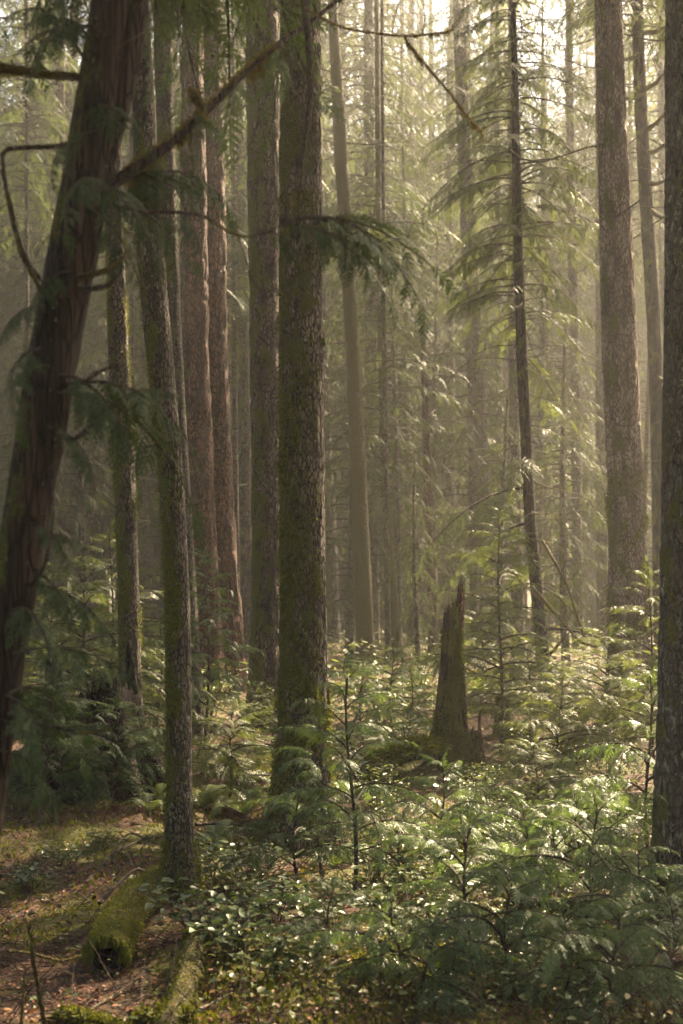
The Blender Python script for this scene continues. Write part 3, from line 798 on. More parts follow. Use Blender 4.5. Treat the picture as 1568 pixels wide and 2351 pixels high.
# foliage boughs of the cedar: (from, to, distance)
for i, (p0, p1, Ya, Yb, kd) in enumerate([
        ((150, 880), (470, 1010), 5.9, 6.2, 'dark'), ((150, 900), (430, 1120), 5.9, 6.6, 'dark'), ((140, 860), (330, 1080), 5.8, 5.6, 'dark'),
        ((240, 430), (330, 560), 6.0, 5.7, 'dark'), ((240, 430), (480, 470), 6.0, 6.4, 'dark'), ((230, 420), (130, 500), 5.8, 5.4, 'dark'),
        ((200, 250), (330, 330), 6.0, 5.7, 'dark'), ((40, 1340), (290, 1480), 5.9, 6.0, 'dark'), ((30, 1500), (330, 1560), 5.8, 5.9, 'dark'),
        ((20, 1640), (200, 1720), 5.8, 6.2, 'dark'), ((-20, 1720), (150, 1850), 5.8, 6.0, 'dark'), ((0, 1650), (120, 1790), 5.8, 5.9, 'dark'), ((10, 1600), (170, 1650), 5.8, 6.3, 'dark'),
        ((60, 1200), (180, 1320), 5.9, 5.8, 'dark'), ((100, 700), (-20, 800), 5.9, 5.8, 'dark'), ((90, 800), (0, 960), 5.8, 5.5, 'dark'),
        ((230, 60), (40, 160), 5.9, 5.6, 'dark'), ((220, 120), (60, 40), 5.9, 6.2, 'dark'), ((250, 0), (110, -20), 5.9, 5.4, 'dark'),
        ((330, -120), (480, 60), 6.0, 6.5, 'dark'), ((340, -200), (620, 0), 6.0, 7.0, 'ced'), ((345, -160), (430, 180), 6.0, 6.6, 'ced'),
        ((560, 165), (520, 330), 6.5, 6.4, 'ced'), ((640, 100), (640, 300), 6.7, 6.6, 'ced'), ((480, 240), (430, 400), 6.3, 6.2, 'dark'),
        ((620, 532), (700, 620), 6.0, 6.2, 'dark'), ((400, 487), (470, 600), 6.0, 5.9, 'dark'), ((650, 510), (990, 650), 6.1, 6.6, 'dark'), ((640, 520), (840, 600), 6.1, 6.0, 'dark'), ((700, 520), (960, 600), 6.15, 6.7, 'dark'), ((680, 515), (900, 690), 6.15, 6.3, 'dark'), ((760, 540), (930, 640), 6.2, 6.1, 'dark'),
        ((150, 60), (0, 30), 5.9, 5.6, 'dark'), ((30, 1400), (140, 1530), 5.8, 5.4, 'dark'), ((110, 980), (240, 1130), 5.8, 5.7, 'dark'), ((260, 930), (420, 900), 5.7, 5.9, 'dark')]):
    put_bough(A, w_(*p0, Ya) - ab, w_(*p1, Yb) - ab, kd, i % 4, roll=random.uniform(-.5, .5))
for i, (p0, p1) in enumerate([((240, 180), (60, 240)), ((180, 500), (30, 640)), ((100, 980), (10, 1100)), ((220, 300), (110, 420)), ((130, 820), (20, 900)), ((330, -60), (420, 140)), ((340, -80), (400, 260)), ((250, 460), (330, 640)), ((120, 1000), (200, 1180)), ((80, 1150), (160, 1300))]):
    put_bough(A, w_(*p0) - ab, w_(*p1, 5.7) - ab, 'dead', i % 4)


rg2 = random.Random(77)
for i, (x0, y0, x1, y1, Ya, Yb) in enumerate([(360, -260, 470, 130, 6.5, 7.2), (380, -260, 560, 60, 6.6, 7.8), (420, -200, 420, 240, 6.8, 7.4), (560, -320, 600, 120, 6.6, 7.4), (600, -300, 660, 200, 6.6, 7.2),
        (500, -320, 520, 200, 6.4, 7.6), (345, -100, 360, 200, 6.1, 6.3), (300, -140, 420, 20, 6.0, 6.4), (250, -60, 20, 60, 5.9, 6.6), (245, -100, 90, 150, 5.9, 6.3), (240, 80, 20, 120, 5.9, 6.2), (225, 300, 90, 420, 5.9, 5.7),
        (240, 430, 400, 600, 6.0, 6.3), (320, 486, 430, 640, 6.0, 6.2), (200, 470, 330, 700, 5.9, 6.0), (250, 440, 560, 440, 6.0, 6.5), (170, 620, 40, 760, 5.9, 5.7), (120, 830, 10, 900, 5.9, 5.9), (130, 900, 300, 1010, 5.9, 6.1),
        (390, 332, 470, 440, 6.2, 6.3), (310, 386, 380, 500, 6.1, 6.2), (60, 1300, 190, 1480, 5.8, 5.8), (60, 1250, 210, 1250, 5.8, 6.0), (20, 1600, 130, 1800, 5.7, 5.5)]):
    put_bough(A, w_(x0, y0, Ya) - ab, w_(x1, y1, Yb) - ab, 'ced' if y1 < 300 and x1 > 300 else 'dark', i % 4, roll=rg2.uniform(-.9, .9))
# short dead stubs on the big trunks
for root, b0, ax_, zz in ((H, hb_, hax, (1.5, 8.6)), (B, bb, bax, (1.2, 7.5)), (O, ob_, oax, (2.0, 11)), (D, np.array(D.location), dax, (2.5, 8))):
    for i in range(12):
        z = rg2.uniform(*zz); p, r = ax_(z); az = rg2.uniform(0, 6.28)
        d = np.array([math.cos(az), math.sin(az), rg2.uniform(-.3, .3)])
        put_bough(root, p - b0 + d * r * .8, p - b0 + d * (r + rg2.uniform(.12, .55)), 'dead', i % 4)

# ------------------------------------------------------------------ saplings
def sapling(px, Y, h, spread, n, kind, label, lean=0.0, seed=0, stem_r=None, t0=.12, toward=None, base_z=None, group=None, name=None, wob=.03):
    rng = random.Random(seed)
    x = (px - 784) * K * Y
    zb = float(gz(x, Y)) - .05
    name = name or ('cedar_sapling' if kind in ('ced', 'dark') else 'hemlock_sapling')
    root = thing(name, (x, Y, zb), label, 'sapling', group)
    t = np.linspace(0, 1, 12)
    P = np.stack([lean * h * t + wob * np.sin(t * 6 + seed), wob * np.cos(t * 5 + seed), h * t], 1)
    P[:, :2] -= P[0, :2]
    r0 = stem_r or .008 + .006 * h
    mb = MB(); mb.tube(P, r0 * (1 - .85 * t) + .002, 7)
    obj('stem', mb.mesh('stem', M_TWIG, True), root)
    n = int(n * (1.15 if kind in ('ced', 'dark') and Y < 13.5 else 2.0)); spread *= (1.55 if kind in ('ced', 'dark') and Y < 13.5 else 1.15)
    for i in range(n):
        ti = t0 + (1 - t0) * (i + rng.random() * .8) / n
        p = np.array([np.interp(ti, t, P[:, k]) for k in range(3)])
        az = i * GOLD + rng.uniform(-.4, .4)
        L = spread * ((1 - ti) ** .7 * .95 + .14) * rng.uniform(.7, 1.2)
        if ti < .3: L *= .75
        pit = rng.uniform(-.35, .1) + .5 * ti
        d = np.array([math.cos(az), math.sin(az), pit])
        put_bough(root, p, p + d * L, kind, rng.randrange(4), roll=rng.uniform(-.55, .55))
    put_bough(root, P[-2], P[-1] + np.array([.02, 0, .12]), kind, 0)
    return root


S_ = [
    # px, Y, height, spread, n, kind, label, lean
    (812, 11.0, 1.95, .62, 17, 'ced', 'tall thin cedar sapling with sunlit fronds at its tip, before the splintered stump', -.02, .3),
    (1085, 8.6, 1.10, .62, 16, 'ced', 'cedar sapling with glittering fronds rising from the picture\'s lower edge', 0, .1),
    (1372, 10.2, .98, .75, 14, 'ced', 'spreading cedar sapling in front of the dark fallen log', 0, .3),
    (1492, 12.6, 1.75, .80, 18, 'ced', 'upright cedar sapling with bright ranked fronds close to the lichened trunk', 0, .25),
    (1530, 8.2, .78, .62, 15, 'ced', 'low cedar sapling at the lichened trunk\'s side in the lower corner', 0, .1),
    (1290, 8.1, .62, .55, 14, 'ced', 'small cedar sapling between the glittering sapling and the corner one', 0, .1),
    (905, 8.4, .55, .5, 14, 'ced', 'shaded cedar sapling hugging the ground below the tall thin sapling', 0, .1),
    (770, 8.8, .5, .45, 12, 'dark', 'dark knee-high cedar sapling beside the salal on the lower edge', 0, .1),
    (690, 11.6, 1.05, .6, 16, 'dark', 'dusky cedar sapling growing against the foot of the thick mossy fir', 0, .12),
    (745, 12.4, 1.5, .6, 14, 'ced', 'cedar sapling with arching fronds across the thick mossy fir\'s lower trunk', -.04, .35),
    (1000, 12.8, 1.0, .65, 14, 'ced', 'pale-fronded cedar sapling in front of the splintered stump', .05, .3),
    (1195, 12.0, .7, .6, 14, 'ced', 'bright low cedar sapling above the dark fallen log', 0, .1),
    (1455, 9.6, .8, .6, 13, 'ced', 'cedar sapling with long glossy fronds crossing the lichened trunk', .05, .2),
    (1150, 19.0, 3.35, 1.05, 30, 'hem', 'young hemlock in flat tiers standing to the side of the splintered stump', 0, .2),
    (1400, 17.5, 1.9, 1.25, 20, 'hem', 'wide hemlock sapling layered over the pale fir\'s foot', 0, .25),
    (1290, 16.5, 1.35, .95, 20, 'hem', 'bushy hemlock sapling below the wide layered one', 0, .2),
    (1510, 16.5, 2.7, .95, 22, 'hem', 'hemlock sapling reaching behind the lichened trunk', -.05, .2),
    (1100, 21, 1.9, 1.2, 20, 'hem', 'soft hemlock sapling in haze just behind the splintered stump', 0, .2),
    (1225, 15.0, .95, .7, 16, 'hem', 'low hemlock sapling with twiggy stem beyond the sunlit fronds', 0, .2),
    (200, 16.5, 2.6, 1.15, 26, 'hem', 'bright hemlock sapling beside the leaning cedar, above the rotten stump', 0, .2),
    (300, 17.4, 2.3, 1.0, 24, 'hem', 'hemlock sapling in front of the dark mossy thicket trunk', 0, .2),
    (120, 19.0, 2.6, 1.1, 22, 'hem', 'yellowish hemlock sapling half covered by the leaning cedar', 0, .2),
    (365, 18.0, 1.9, .8, 18, 'hem', 'hemlock sapling peeking out behind the slim lichen-spotted tree', 0, .2),
    (250, 20.0, 3.0, 1.2, 22, 'hem', 'hemlock sapling deep in the thicket behind its brighter neighbours', 0, .2),
    (470, 19.0, 2.7, .85, 22, 'ced', 'cedar sapling with drooping fronds before the reddish twin firs', 0, .2),
    (520, 15.5, 1.15, .8, 18, 'hem', 'glowing feathery sapling at the base of the reddish twin firs', .08, .3),
    (590, 17.5, 1.0, .7, 16, 'hem', 'leafy sapling tucked behind the thick mossy fir\'s shaded side', 0, .2),
    (835, 20.5, 1.25, .85, 16, 'ced', 'pale sapling in the sunny gap beside the thick mossy fir', 0, .2),
    (900, 22.0, 1.3, .9, 16, 'hem', 'grey-green sapling below the moss-coated trunk', 0, .2),
    (940, 20.0, 1.1, .7, 14, 'ced', 'small cedar sapling touching the splintered stump\'s shaded side', 0, .2),
    (1210, 20.0, 1.4, .9, 16, 'hem', 'rounded sapling between the young hemlock and the leaning dark hemlock', 0, .2),
    (1340, 14.0, .7, .7, 14, 'ced', 'sparkling low sapling in the fern bank by the pale fir', 0, .15),
    (1120, 14.5, .55, .6, 12, 'ced', 'low cedar sapling just past the mossy ground ridge', 0, .1),
    (1180, 8.4, .75, .6, 14, 'ced', 'feathery cedar sapling spilling over the lower edge between its glittering and small neighbours', 0, .1),
    (1420, 8.0, .6, .65, 13, 'ced', 'fan-shaped cedar sapling on the lower edge ahead of the corner one', 0, .1),
    (980, 8.2, .5, .6, 12, 'ced', 'low feathery cedar sapling on the lower edge beside the shaded one', 0, .1),
    (1240, 10.6, .8, .65, 13, 'ced', 'cedar sapling leaning over the dark fallen log\'s thicker end', .1, .2),
    (1060, 11.4, .75, .65, 13, 'ced', 'cedar sapling with arching pale fronds behind the glittering one', 0, .2),
    (1330, 11.6, .8, .7, 13, 'ced', 'cedar sapling with upturned fronds just beyond the spreading one', 0, .2),
    (930, 11.8, .65, .55, 12, 'ced', 'thin cedar sapling among the reddish stems near the tall thin one', 0, .2),
    (118, 14.3, 1.35, .85, 20, 'dark', 'dusky cedar sapling veiling the huge rotten stump', 0, .15),
    (262, 14.5, 1.1, .8, 18, 'dark', 'dusky cedar sapling at the rotten stump\'s rooted side', 0, .15),
    (1405, 12.5, .75, .65, 14, 'ced', 'sunlit cedar sapling fanning out before the upright ranked one', 0, .15),
]
for i, (px, Y, h, sp, n, kd, lab, lean, t0) in enumerate(S_):
    sapling(px, Y, h, sp, n, kd, lab, lean, seed=i, t0=t0)

# ------------------------------------------------------------------ small conifers of the middle distance (foliage to the ground)
for i, (px, Y, h, s, lab) in enumerate([
        (800, 34, 9.5, 1, 'dark young cedar crowding the moss-coated trunk'), (905, 41, 11, 1.2, 'sunlit feathery cedar left of the broken-topped dead trunk'.replace('left of', 'beside')),
        (1085, 39, 12, 1.1, 'bushy cedar standing before the broad hazy trunk'), (1300, 33, 8.5, 1.1, 'drooping conifer filling the space before the pale fir'),
        (1000, 47, 14, 1.3, 'misty cedar behind the sunbeam'), (1240, 45, 15, 1.3, 'misty full-skirted conifer beyond the leaning dark hemlock'),
        (60, 30, 8, 1.1, 'tangled young conifer beyond the leaning cedar'), (180, 36, 9, 1.2, 'yellow-green young conifer above the thicket'),
        (480, 48, 14, 1.3, 'shaded conifer seen through the gap of the twin firs'), (960, 30, 5.0, .8, 'short feathery conifer at the foot of the broken-topped dead trunk'),
        (1160, 30, 6.0, .9, 'short conifer at the leaning hemlock\'s foot'), (1480, 36, 9, 1.1, 'young conifer crowding behind the dark side-limbed trunk'),
        (700, 40, 10, 1.2, 'young conifer showing at the thick mossy fir\'s edge'), (380, 40, 11, 1.2, 'young conifer glimpsed behind the slim tree')]):
    x = (px - 784) * K * Y; zb = float(gz(x, Y)) - .1
    root = thing('young_conifer', (x, Y, zb), lab, 'tree')
    t = np.linspace(0, 1, 10)
    mb = MB(); mb.tube(np.stack([.1 * np.sin(t * 3 + i), .1 * np.cos(t * 4), h * t], 1), .012 * h * (1 - .9 * t) + .01, 8)
    obj('trunk', mb.mesh('trunk', M_FARBARK, True), root)
    M = Matrix.Translation((0, 0, .12 * h)) @ Matrix.Rotation(i * 1.1, 4, 'Z') @ Matrix.Diagonal((s * h / 9, s * h / 9, h * .9 / 5.5, 1))
    obj('crown', CR_CEDAR[i % 2], root, M)

# ------------------------------------------------------------------ receding forest
protos = []
for k in range(4):
    Ht = 25.0
    t = np.linspace(0, 1, 16)
    P = np.stack([.25 * np.sin(t * 3 + k), .2 * np.cos(t * 2.5 + k), Ht * t - .3], 1); P[:, :2] -= P[0, :2]
    mb = MB(); mb.tube(P, .26 * (1 - .92 * t) + .01 + .1 * np.exp(-t * 40), 14)
    root = thing('conifer_tree', (0, 0, 0), 'tall straight conifer fading into pale haze far among the trunks', 'tree', 'hazy conifers deep in the forest')
    obj('trunk', mb.mesh('trunk', M_FARBARK, True), root)
    obj('crown', CR_FAR[k], root, Matrix.Translation((0, 0, 4.0 + k * 1.3)))
    protos.append(root)
spots = []
rg = random.Random(5)
tries = 0
while len(spots) < 96 and tries < 9000:
    tries += 1
    y = rg.uniform(48, 82); x = rg.uniform(-.30, .30) * y
    if -20 < x - 2 - .782 * (y - 35) < 5 and y < 66:
        continue
    if all((x - a) ** 2 + (y - b) ** 2 > 8 for a, b in spots):
        spots.append((x, y))
for i, (x, y) in enumerate(spots):
    o = protos[i] if i < 4 else copy_tree(protos[i % 4])
    o.location = (x, y, float(gz(x, y))); s = rg.uniform(.95, 1.6); o.scale = (s, s, s); o.rotation_euler = (rg.uniform(-.03, .03), rg.uniform(-.03, .03), rg.uniform(0, 6.28))

# trees added to block and gate the sunlight, nearly all out of view
for i, (x, y, s, cz) in enumerate([
        (6.7, 23.6, 1.0, 11.3), (7.2, 20.7, .9, 11), (9.8, 19.2, .9, 15.5), (7.6, 16.4, .85, 11.5), (6.0, 13.3, .8, 10.5), (13.6, 22.4, .8, 12), (16, 14, .9, 6), (-2.5, 52, 1.25, 5), (16, 38, 1.25, 9), (20.5, 33, 1.2, 7), (25, 47, 1.3, 5),
        (32, 40, 1.3, 5), (27, 27, 1.2, 5), (7.4, 5.0, 1.0, 7), (6.4, 1.0, 1.0, 5), (-6.2, 7.0, 1.0, 5), (0.5, -4.5, 1.0, 5), (-4.5, -1, 1.0, 5),
        (-6.5, 12, 1.0, 5), (-8.5, 19, 1.0, 5), (-11, 27, 1.0, 5), (-5.5, 3, .9, 5), (-2.5, -5, 1.0, 5), (4.5, -6, 1.0, 5), (9, -1, 1.0, 5), (-14, 36, 1, 5)]):
    o = copy_tree(protos[i % 4])
    o['label'] = 'tall forest conifer whose crown shades the understory'; o['group'] = 'conifers added around the hollow for shade'
    o.location = (x, y, float(gz(x, y))); o.scale = (s, s, s); o.rotation_euler = (0, 0, rg.uniform(0, 6.28))
    for ch in o.children:
        if ch.name.startswith('crown'):
            ch.location.z = cz / s

# far wood that reads as one mass
rng = np.random.default_rng(9)
mb = MB()
for i in range(190):
    y = rng.uniform(84, 140); x = rng.uniform(-.36, .36) * y; h = rng.uniform(30, 50); zb = float(gz(x, y))
    t = np.linspace(0, 1, 6)
    mb.tube(np.stack([x + 0 * t, y + 0 * t, zb + h * t], 1), .28 * (1 - .9 * t) + .02, 6, 0)
    m = 560
    u = rng.random(m) ** .9 * .85 + .12; az = rng.uniform(0, 6.28, m); L = 4.2 * (1 - u) ** .7 + .4
    p = np.stack([x + np.cos(az) * L * .25, y + np.sin(az) * L * .25, zb + u * h], 1)
    d = np.stack([np.cos(az) * L, np.sin(az) * L, -rng.uniform(.2, .8, m) * L], 1) * rng.uniform(.5, 1, m)[:, None]
    wv = unit(np.cross(d, rng.normal(0, .4, (m, 3)) + np.array([0, 0, 1]))) * rng.uniform(.06, .22, m)[:, None]
    mb.quads(kites(p, d, wv), 1)
tag(obj('distant_forest', mb.mesh('distant_forest', [M_FARBARK, M_FARLEAF])), kind='stuff')


# ------------------------------------------------------------------ stumps and logs
def stump(name, px, Y, radii, hfun, mat_out, mat_in, label, seed, seg=72, lean=(0, 0), fins=6, finamp=.18, cat='stump', zlev=80):
    """radii: list (z, r); hfun(theta)->height"""
    x = (px - 784) * K * Y; zb = float(gz(x, Y))
    root = thing(name, (x, Y, zb), label, cat)
    th = np.arange(seg) / seg * 2 * np.pi
    rng = np.random.default_rng(seed)
    hh = hfun(th, rng)
    s = np.linspace(0, 1, zlev)
    TH, Sg = np.meshgrid(th, s)
    Z = Sg * hh[None] - .2 * (1 - Sg)
    rz, rr = zip(*radii)
    rad = np.interp(Z, rz, rr)
    rad = rad * (1 + finamp * np.sin(TH * fins + seed + 1.2 * vnoise(TH / 6.2832 * 3, Z * .8, 3, seed)) * np.exp(-np.maximum(Z, 0) / .5) + .2 * (vnoise(TH / 6.2832 * 22, Z * 1.1, 22, seed + 1) - .5) + .10 * (vnoise(TH / 6.2832 * 9, Z * 2.4, 9, seed + 2) - .5))
    V = np.stack([lean[0] * Z + rad * np.cos(TH), lean[1] * Z + rad * np.sin(TH), Z], -1)
    i = np.arange(zlev - 1)[:, None] * seg; j = np.arange(seg)[None]
    F = np.stack([i + j, i + (j + 1) % seg, i + seg + (j + 1) % seg, i + seg + j], -1).reshape(-1, 4)
    mb = MB(); mb.add(V.reshape(-1, 3), F)
    obj('shell', mb.mesh('shell', mat_out, True), root)
    inner = MB()
    top = V[-1]; cen = np.array([lean[0] * hh.min(), lean[1] * hh.min(), 0])
    low = (top - cen) * np.array([.72, .72, 1]) + cen; low[:, 2] = hh.min() * .75
    k = np.arange(seg)
    inner.quads(np.stack([top, top[(k + 1) % seg], low[(k + 1) % seg], low], 1))
    k = np.arange(0, seg, 2); c0 = low.mean(0)
    inner.quads(np.stack([low[k], low[(k + 1) % seg], low[(k + 2) % seg], np.broadcast_to(c0, (len(k), 3))], 1))
    obj('heartwood', inner.mesh('heartwood', mat_in), root)

    def samp(m, zlo, zhi, thlo, thhi, rg_):
        a = rg_.integers(0, zlev, m * 3); b = (rg_.uniform(thlo, thhi, m * 3) / 6.2832 * seg).astype(int) % seg
        P = V[a, b]; ok = (P[:, 2] > zlo) & (P[:, 2] < zhi)
        return P[ok][:m], np.stack([np.cos(th[b]), np.sin(th[b]), 0 * b + .3], 1)[ok][:m]
    return root, samp


def h_splinter(th, rng):
    # tall red splinters towards camera-right, lower shoulder on the other side
    a = np.cos(th - R(-25))
    h = 1.93 + .14 * np.clip((a + .15) * 1.6, 0, 1) + np.repeat(rng.uniform(-.09, .09, len(th) // 4), 4)
    h[::6] += rng.uniform(0, .12, len(h[::6]))
    return h


st, ss = stump('stump', 1024, 18.3, [(-.3, .40), (0, .30), (.25, .22), (.6, .18), (.9, .16), (1.45, .135), (2.0, .115), (2.9, .105)], h_splinter, M_STUMP, M_ROT, 'tall splintered stump with red broken spikes and a mossy side', 61, lean=(.05, 0), finamp=.2)
rng = np.random.default_rng(62)
P, Nn = ss(14000, .2, 1.75, R(200), R(350), rng); kk = vnoise(P[:, 0] * 14 + 50, P[:, 2] * 5 + 9, 97, 5) > .52; P, Nn = P[kk], Nn[kk]; mb = MB(); mb.quads(moss_blades(P, Nn, .03, rng, .5, .9)); obj('moss', mb.mesh('moss', M_MOSS), st)
# bare red splinters standing on its broken edge
mb = MB()
for i in range(22):
    a = R(rng.uniform(-100, 40)); r0 = .115 * rng.uniform(.75, 1.0)
    p = np.array([.05 * 2.0 + r0 * math.cos(a), r0 * math.sin(a), 1.75]); h = rng.uniform(.32, .72)
    d = np.array([rng.normal(.01, .02), rng.normal(0, .02), h])
    tt = np.linspace(0, 1, 5)[:, None]
    mb.tube(p + d * tt, .017 * (1 - tt[:, 0] ** 2) + .002, 4)
obj('splinter', mb.mesh('splinter', M_ROT), st)
# the dark slab leaning on its side
mb = MB(); mb.tube(np.array([[.24, -.05, -.1], [.235, -.05, .5], [.215, -.05, 1.0], [.22, -.05, 1.28]]), [.05, .045, .035, .012], 6); obj('slab', mb.mesh('slab', M_ROT, True), st)

stump('stump', 1085, 17.6, [(-.3, .22), (0, .17), (.3, .12), (.7, .085)], lambda th, rng: .46 + .14 * rng.random(len(th)), M_ROTMOSS, M_ROT, 'small mossy stump beside the tall splintered one', 63, seg=40)
stump('stump', 1152, 21.0, [(-.3, .16), (0, .13), (.5, .09), (.9, .07)], lambda th, rng: .6 + .25 * rng.random(len(th)), M_ROTMOSS, M_ROT, 'thin dark snag stub under the young hemlock', 64, seg=32)


def h_big(th, rng):
    return 1.0 + .22 * np.sin(th * 2 + 1) + .22 * rng.random(len(th)) + .15 * np.sin(th * 5)


rs2, sp2 = stump('stump', 205, 15.6, [(-.3, 1.0), (0, .80), (.35, .64), (.8, .55), (1.6, .45)], h_big, M_ROTDARK, M_ROTDARK, 'huge dark rotten stump with ribbed roots behind the leaning cedar', 65, seg=110, fins=9, finamp=.22)
rng = np.random.default_rng(66)
P, Nn = sp2(600, .9, 1.6, R(0), R(360), rng)


def log(name, a, b, r, mat, label, moss=0, mossl=.04, seed=0, seg=22, n=30, cat='log', hollow=True, sag=0.0, taper=.85):
    """log lying between world points a and b"""
    a = np.asarray(a, float); b = np.asarray(b, float); rng = np.random.default_rng(seed)
    t = np.linspace(0, 1, n)
    P = a + (b - a) * t[:, None] + np.stack([.25 * r * np.sin(t * 7 + seed), .2 * r * np.cos(t * 6), -sag * 4 * t * (1 - t) + .15 * r * np.sin(t * 9 + seed)], 1)
    rad = r * (1 - (1 - taper) * t)
    V, F = tube(P - a, rad, seg)
    V3 = V.reshape(n, seg, 3); C3 = (P - a)[:, None]
    th = np.arange(seg) / seg * 6.2832
    TH, TT = np.meshgrid(th, t * np.linalg.norm(b - a))
    k = 1 + .38 * (vnoise(TH / 6.2832 * 8, TT * 4, 8, seed) - .5) + .2 * (vnoise(TH / 6.2832 * 3, TT * 3, 3, seed + 1) - .5)
    V3 = C3 + (V3 - C3) * k[..., None]
    root = thing(name, a, label, cat)
    mb = MB(); mb.add(V3.reshape(-1, 3), F)
    obj('bark', mb.mesh('bark', mat, True), root)
    for e in (0, n - 1):
        ends = MB()
        ring = V3[e]; c = ring.mean(0) + (P[n // 2] - P[e]) * (.16 if hollow else .004)
        kk = np.arange(0, seg, 2)
        ends.quads(np.stack([ring[kk], ring[(kk + 1) % seg], ring[(kk + 2) % seg], np.broadcast_to(c, (len(kk), 3))], 1))
        obj('broken_end', ends.mesh('broken_end', M_ROTDARK), root)
    if moss:
        ii = rng.integers(0, n, moss * 2); jj = rng.integers(0, seg, moss * 2)
        Pm = V3[ii, jj]; Nm = unit(V3[ii, jj] - C3[ii, 0])
        ok = Nm[:, 2] > -.25
        Pm, Nm = Pm[ok][:moss] + rng.normal(0, r * .12, (len(Pm[ok][:moss]), 3)), Nm[ok][:moss]
        mm = MB(); mm.quads(moss_blades(Pm, Nm, mossl, rng, .45, .5))
        jj = rng.integers(0, seg, moss // 8); ff = rng.random((len(jj), 1)) ** .5
        up = (V3[0, jj] - C3[0, 0])[:, 2] > -.25 * r
        Pe = (C3[0, 0] + (V3[0, jj] - C3[0, 0]) * (.75 + .3 * ff))[up]
        de = unit(a - b)
        mm.quads(moss_blades(Pe + de * .01, np.tile(de * .5, (len(Pe), 1)), mossl * 2.4, rng, .35, 1.6))
        obj('moss', mm.mesh('moss', M_MOSS), root)
    return root


def on(px, Y, dz=0.0):
    x = (px - 784) * K * Y
    return np.array([x, Y, float(gz(x, Y)) + dz])


log('log', on(236, 9.0, .10), on(366, 11.3, .06), .125, M_ROTMOSS, 'short log thickly coated in bright moss beside the slim tree', moss=16000, mossl=.017, seed=71, sag=-.03, taper=1.0)
log('log', on(835, 17.0, .02), on(1010, 18.0, .28), .12, M_ROTMOSS, 'moss-draped root limb arching to the splintered stump', moss=4000, mossl=.08, seed=72, sag=-.08)
log('log', on(1180, 10.7, .10), on(1530, 10.2, .16), .075, M_CEDAR, 'dark fallen log lying behind the low fronds', moss=500, seed=73, sag=.02)
log('log', on(455, 9.4, .04), on(385, 7.6, .03), .065, M_MOSSY, 'mossy pole lying toward the picture\'s lower edge', moss=1600, mossl=.02, seed=74)
log('log', on(330, 8.1, .03), on(440, 7.9, .02), .05, M_ROTMOSS, 'thin mossy log crossing the litter at the lower edge', moss=900, seed=75)
log('log', on(1030, 13.2, .03), on(1160, 14.4, .05), .09, M_ROTMOSS, 'moss-yellow log buried in the salal', moss=3500, mossl=.05, seed=76)
log('log', on(540, 17.0, .1), on(625, 16.2, .1), .08, M_ROTMOSS, 'mossy log end showing beside the thick fir\'s foot', moss=1500, seed=77)
log('log', on(1060, 25, .5), on(1190, 24, .5), .05, M_ROTMOSS, 'mossy horizontal limb behind the splintered stump', moss=1200, mossl=.06, seed=78)
log('log', on(1175, 20.5, .05), on(1215, 20.2, .1), .13, M_FARBARK, 'cut grey log in the sunny patch under the young hemlock', seed=79)
log('log', on(150, 8.2, .02), on(300, 7.8, .03), .045, M_MOSSY, 'mossy limb half sunk in litter in the lower corner', moss=800, seed=80)

